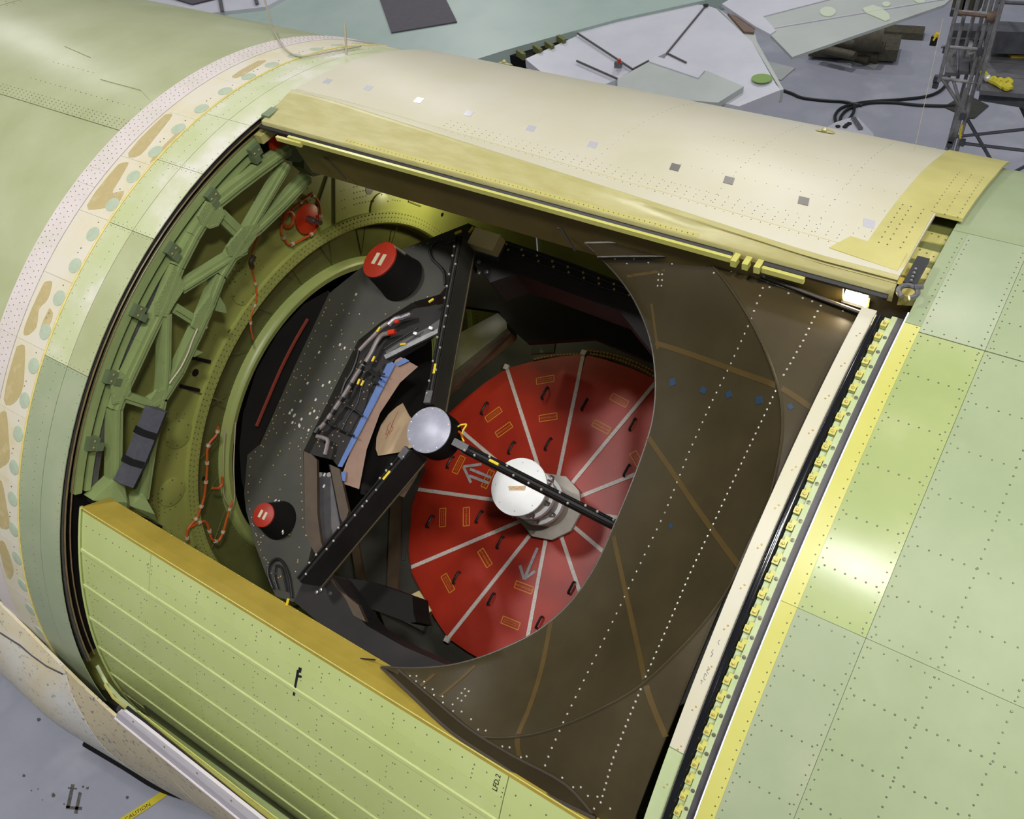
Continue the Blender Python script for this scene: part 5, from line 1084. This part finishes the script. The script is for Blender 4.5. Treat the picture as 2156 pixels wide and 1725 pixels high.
for p in ((1972, 166), (1970, 178), (2028, 244), (2026, 300), (2004, 294), (2000, 302), (2064, 182), (2008, 26), (2064, 108), (2094, 34), (1992, 104)): MB().box(vy(*p, YS - .02), (.07, 0, 0), (0, .07, 0), (0, 0, .09)).part('coupler', M_TUBED, SF, sm=False)
stube((2028, 262), (2022, 290), r=.028, m=M_YTAG, name='yellow_sleeve')
for p in ((2026, 6), (2050, 2)): MB().box(vy(*p, YS + .9), (.2, 0, 0), (0, .3, 0), (0, 0, .25)).part('stowed_gear', M_OLDBUNDLE, SF, sm=False)
stube((2018, 26), (2090, 34), r=.035, m=M_WOOD); MB().lathe(vy(2090, 36, YS - .05), (1, 0, .1), [(.06, -.06), (.075, 0), (.06, .06)], 12).part('roller', M_WOOD, SF)
stube((2066, 106), (2040, 114), r=.02); stube((1975, 70), (1966, 84), r=.03, m=M_YTAG); MB().box(vy(1966, 86, YS), (.08, 0, 0), (0, .05, 0), (0, 0, .12)).part('hook', M_BLACK, SF, sm=False)
# tower deck seen inside the frame
DZ = vy(2000, 158, YS).z
def dk(u, v, z=DZ): return flr(u, v, z)
for k, pts in enumerate(([(1990, 152), (2016, 154), (2018, 66), (2000, 66)], [(2019, 150), (2040, 150), (2042, 66), (2020, 66)], [(2042, 150), (2062, 152), (2072, 68), (2044, 66)])): MB().prism([dk(*p) for p in pts], (0, 0, -.05)).part('deck_board', M_DECK, SF, sm=False)
MB().prism([dk(*p, DZ + .2) for p in ((2004, 64), (2080, 66), (2084, 50), (2008, 48))], (0, 0, -.1)).part('toe_board', M_TUBED, SF, sm=False); MB().prism([dk(*p, DZ + .02) for p in ((2036, 68), (2049, 68), (2048, 106), (2035, 100))], (0, 0, -.02)).part('white_strip', M_WWHITE, SF, sm=False)
PZ = DZ + .1
WPF = thing('work_platform', 'grey planked work platform joining the scaffold at the right edge', 'platform', dk(2110, 150, PZ))
rows_ = [(44, 70), (72, 96), (98, 128), (130, 158), (160, 190)]
for a, c in rows_:
    MB().prism([dk(u, v, PZ) for u, v in ((2084 - .24 * a * .35 - 4, a), (2230, a + 12), (2230, c + 14), (2084 - .24 * c * .35 - 4, c))], (0, 0, -.06)).part('plank', M_DECK, WPF, sm=False)
MB().prism([dk(u, v, PZ - .07) for u, v in ((2066, 188), (2230, 214), (2230, 204), (2068, 178))], (0, 0, -.16)).part('edge_beam', M_TUBED, WPF, sm=False)
MB().prism([dk(u, v, PZ + .4) for u, v in ((2100, 44), (2240, 52), (2240, 70), (2096, 66))], (0, 0, -.3)).part('back_beam', M_TUBED, WPF, sm=False)
for u, v in ((2300, 210), (2290, 60)): q = dk(u, v, PZ - .1); MB().tube([Vector((q.x, q.y, 0)), q], .04, 8).part('leg', M_TUBED, WPF)
MB().prism([dk(u, v, PZ + .05) for u, v in ((2102, 86), (2125, 82), (2200, 80), (2200, 116), (2130, 116))], (0, 0, -.045)).solo('plywood_sheet', M_YPLANK, 'yellow plywood sheet lying on the grey work platform', 'plywood', sm=False)
YR = thing('rope_coil', 'bright yellow rope heap lying on the edge of the work platform', 'rope', dk(2100, 170, PZ))
P = [dk(u, v, PZ + .03 + .02 * (i % 2)) for i, (u, v) in enumerate(((2068, 152), (2076, 158), (2084, 168), (2092, 165), (2098, 172), (2106, 168), (2114, 172), (2122, 168), (2128, 174), (2122, 180), (2128, 184), (2118, 186), (2112, 178), (2104, 178), (2112, 184), (2100, 176), (2090, 172), (2078, 164)))]
MB().tube(smoothline(P, 4), .035, 7).part('rope', M_YROPE, YR); MB().ball(dk(2079, 165, PZ + .05), .05).part('knot_clip', M_SHINY, YR)
# cords hanging down past the hull
P = [cyw(u, v, 3.27) for u, v in ((575, 62), (592, 93), (612, 112), (640, 118), (700, 108), (760, 97))]
MB().tube([vy(540, -60, P[0].y)] + smoothline(P, 4), .007, 6).solo('hanging_cord', M_STRING, 'pale cord hanging down and draped over the forward splice band', 'cord')
q = cyw(1925, 318, 3.3); MB().tube([q, vy(1985, 40, q.y)], .0014, 5).solo('hanging_cord', M_STRING, 'thin pale thread rising from the cream door beside the scaffold', 'cord')
# caution tape, hoses and trestle under the belly
P = [flr(u, v, .012) for u, v in ((240, 1740), (300, 1702), (350, 1668), (372, 1650))]; s = (P[-1] - P[0]).cross(Vector((0, 0, 1))).normalized() * .05
CT = thing('caution_tape', 'yellow caution tape stretched across the floor below the fuselage', 'tape', P[0])
MB().slab([[p - s for p in P], [p + s for p in P]], [[p - s - Vector((0, 0, .004)) for p in P], [p + s - Vector((0, 0, .004)) for p in P]]).part('tape_strip', M_CAUTION, CT, sm=False)
dd = (P[1] - P[0]).normalized(); nn = Vector((0, 0, 1)); up = nn.cross(dd).normalized()
text_mesh('CAUTION', .075, 'lettering', M_BLACK, Matrix.Translation(flr(290, 1710, .0125)) @ Matrix((dd, up, nn)).transposed().to_4x4(), CT)
P = smoothline([flr(u, v, .06) for u, v in ((180, 1565), (260, 1612), (330, 1655), (400, 1680), (480, 1702), (560, 1730))], 4); MB().tube(P, .05, 8).solo('floor_hose', M_CARBONB, 'dark hose on the floor in the shadow under the belly', 'hose')
YB = -2.9
for a, c in (((-6, 1405), (32, 1484)), ((32, 1484), (52, 1458)), ((16, 1446), (45, 1442))): MB().bar(vy(*a, YB), vy(*c, YB), .05, .05, (0, 1, 0)).part('belly_strut', M_GREYP, AC, sm=False)
MB().prism([vy(u, v, YB) for u, v in ((-4, 1408), (44, 1436), (46, 1462), (32, 1482))], (0, .03, 0)).part('belly_bracket', M_WWHITE, AC, sm=False)
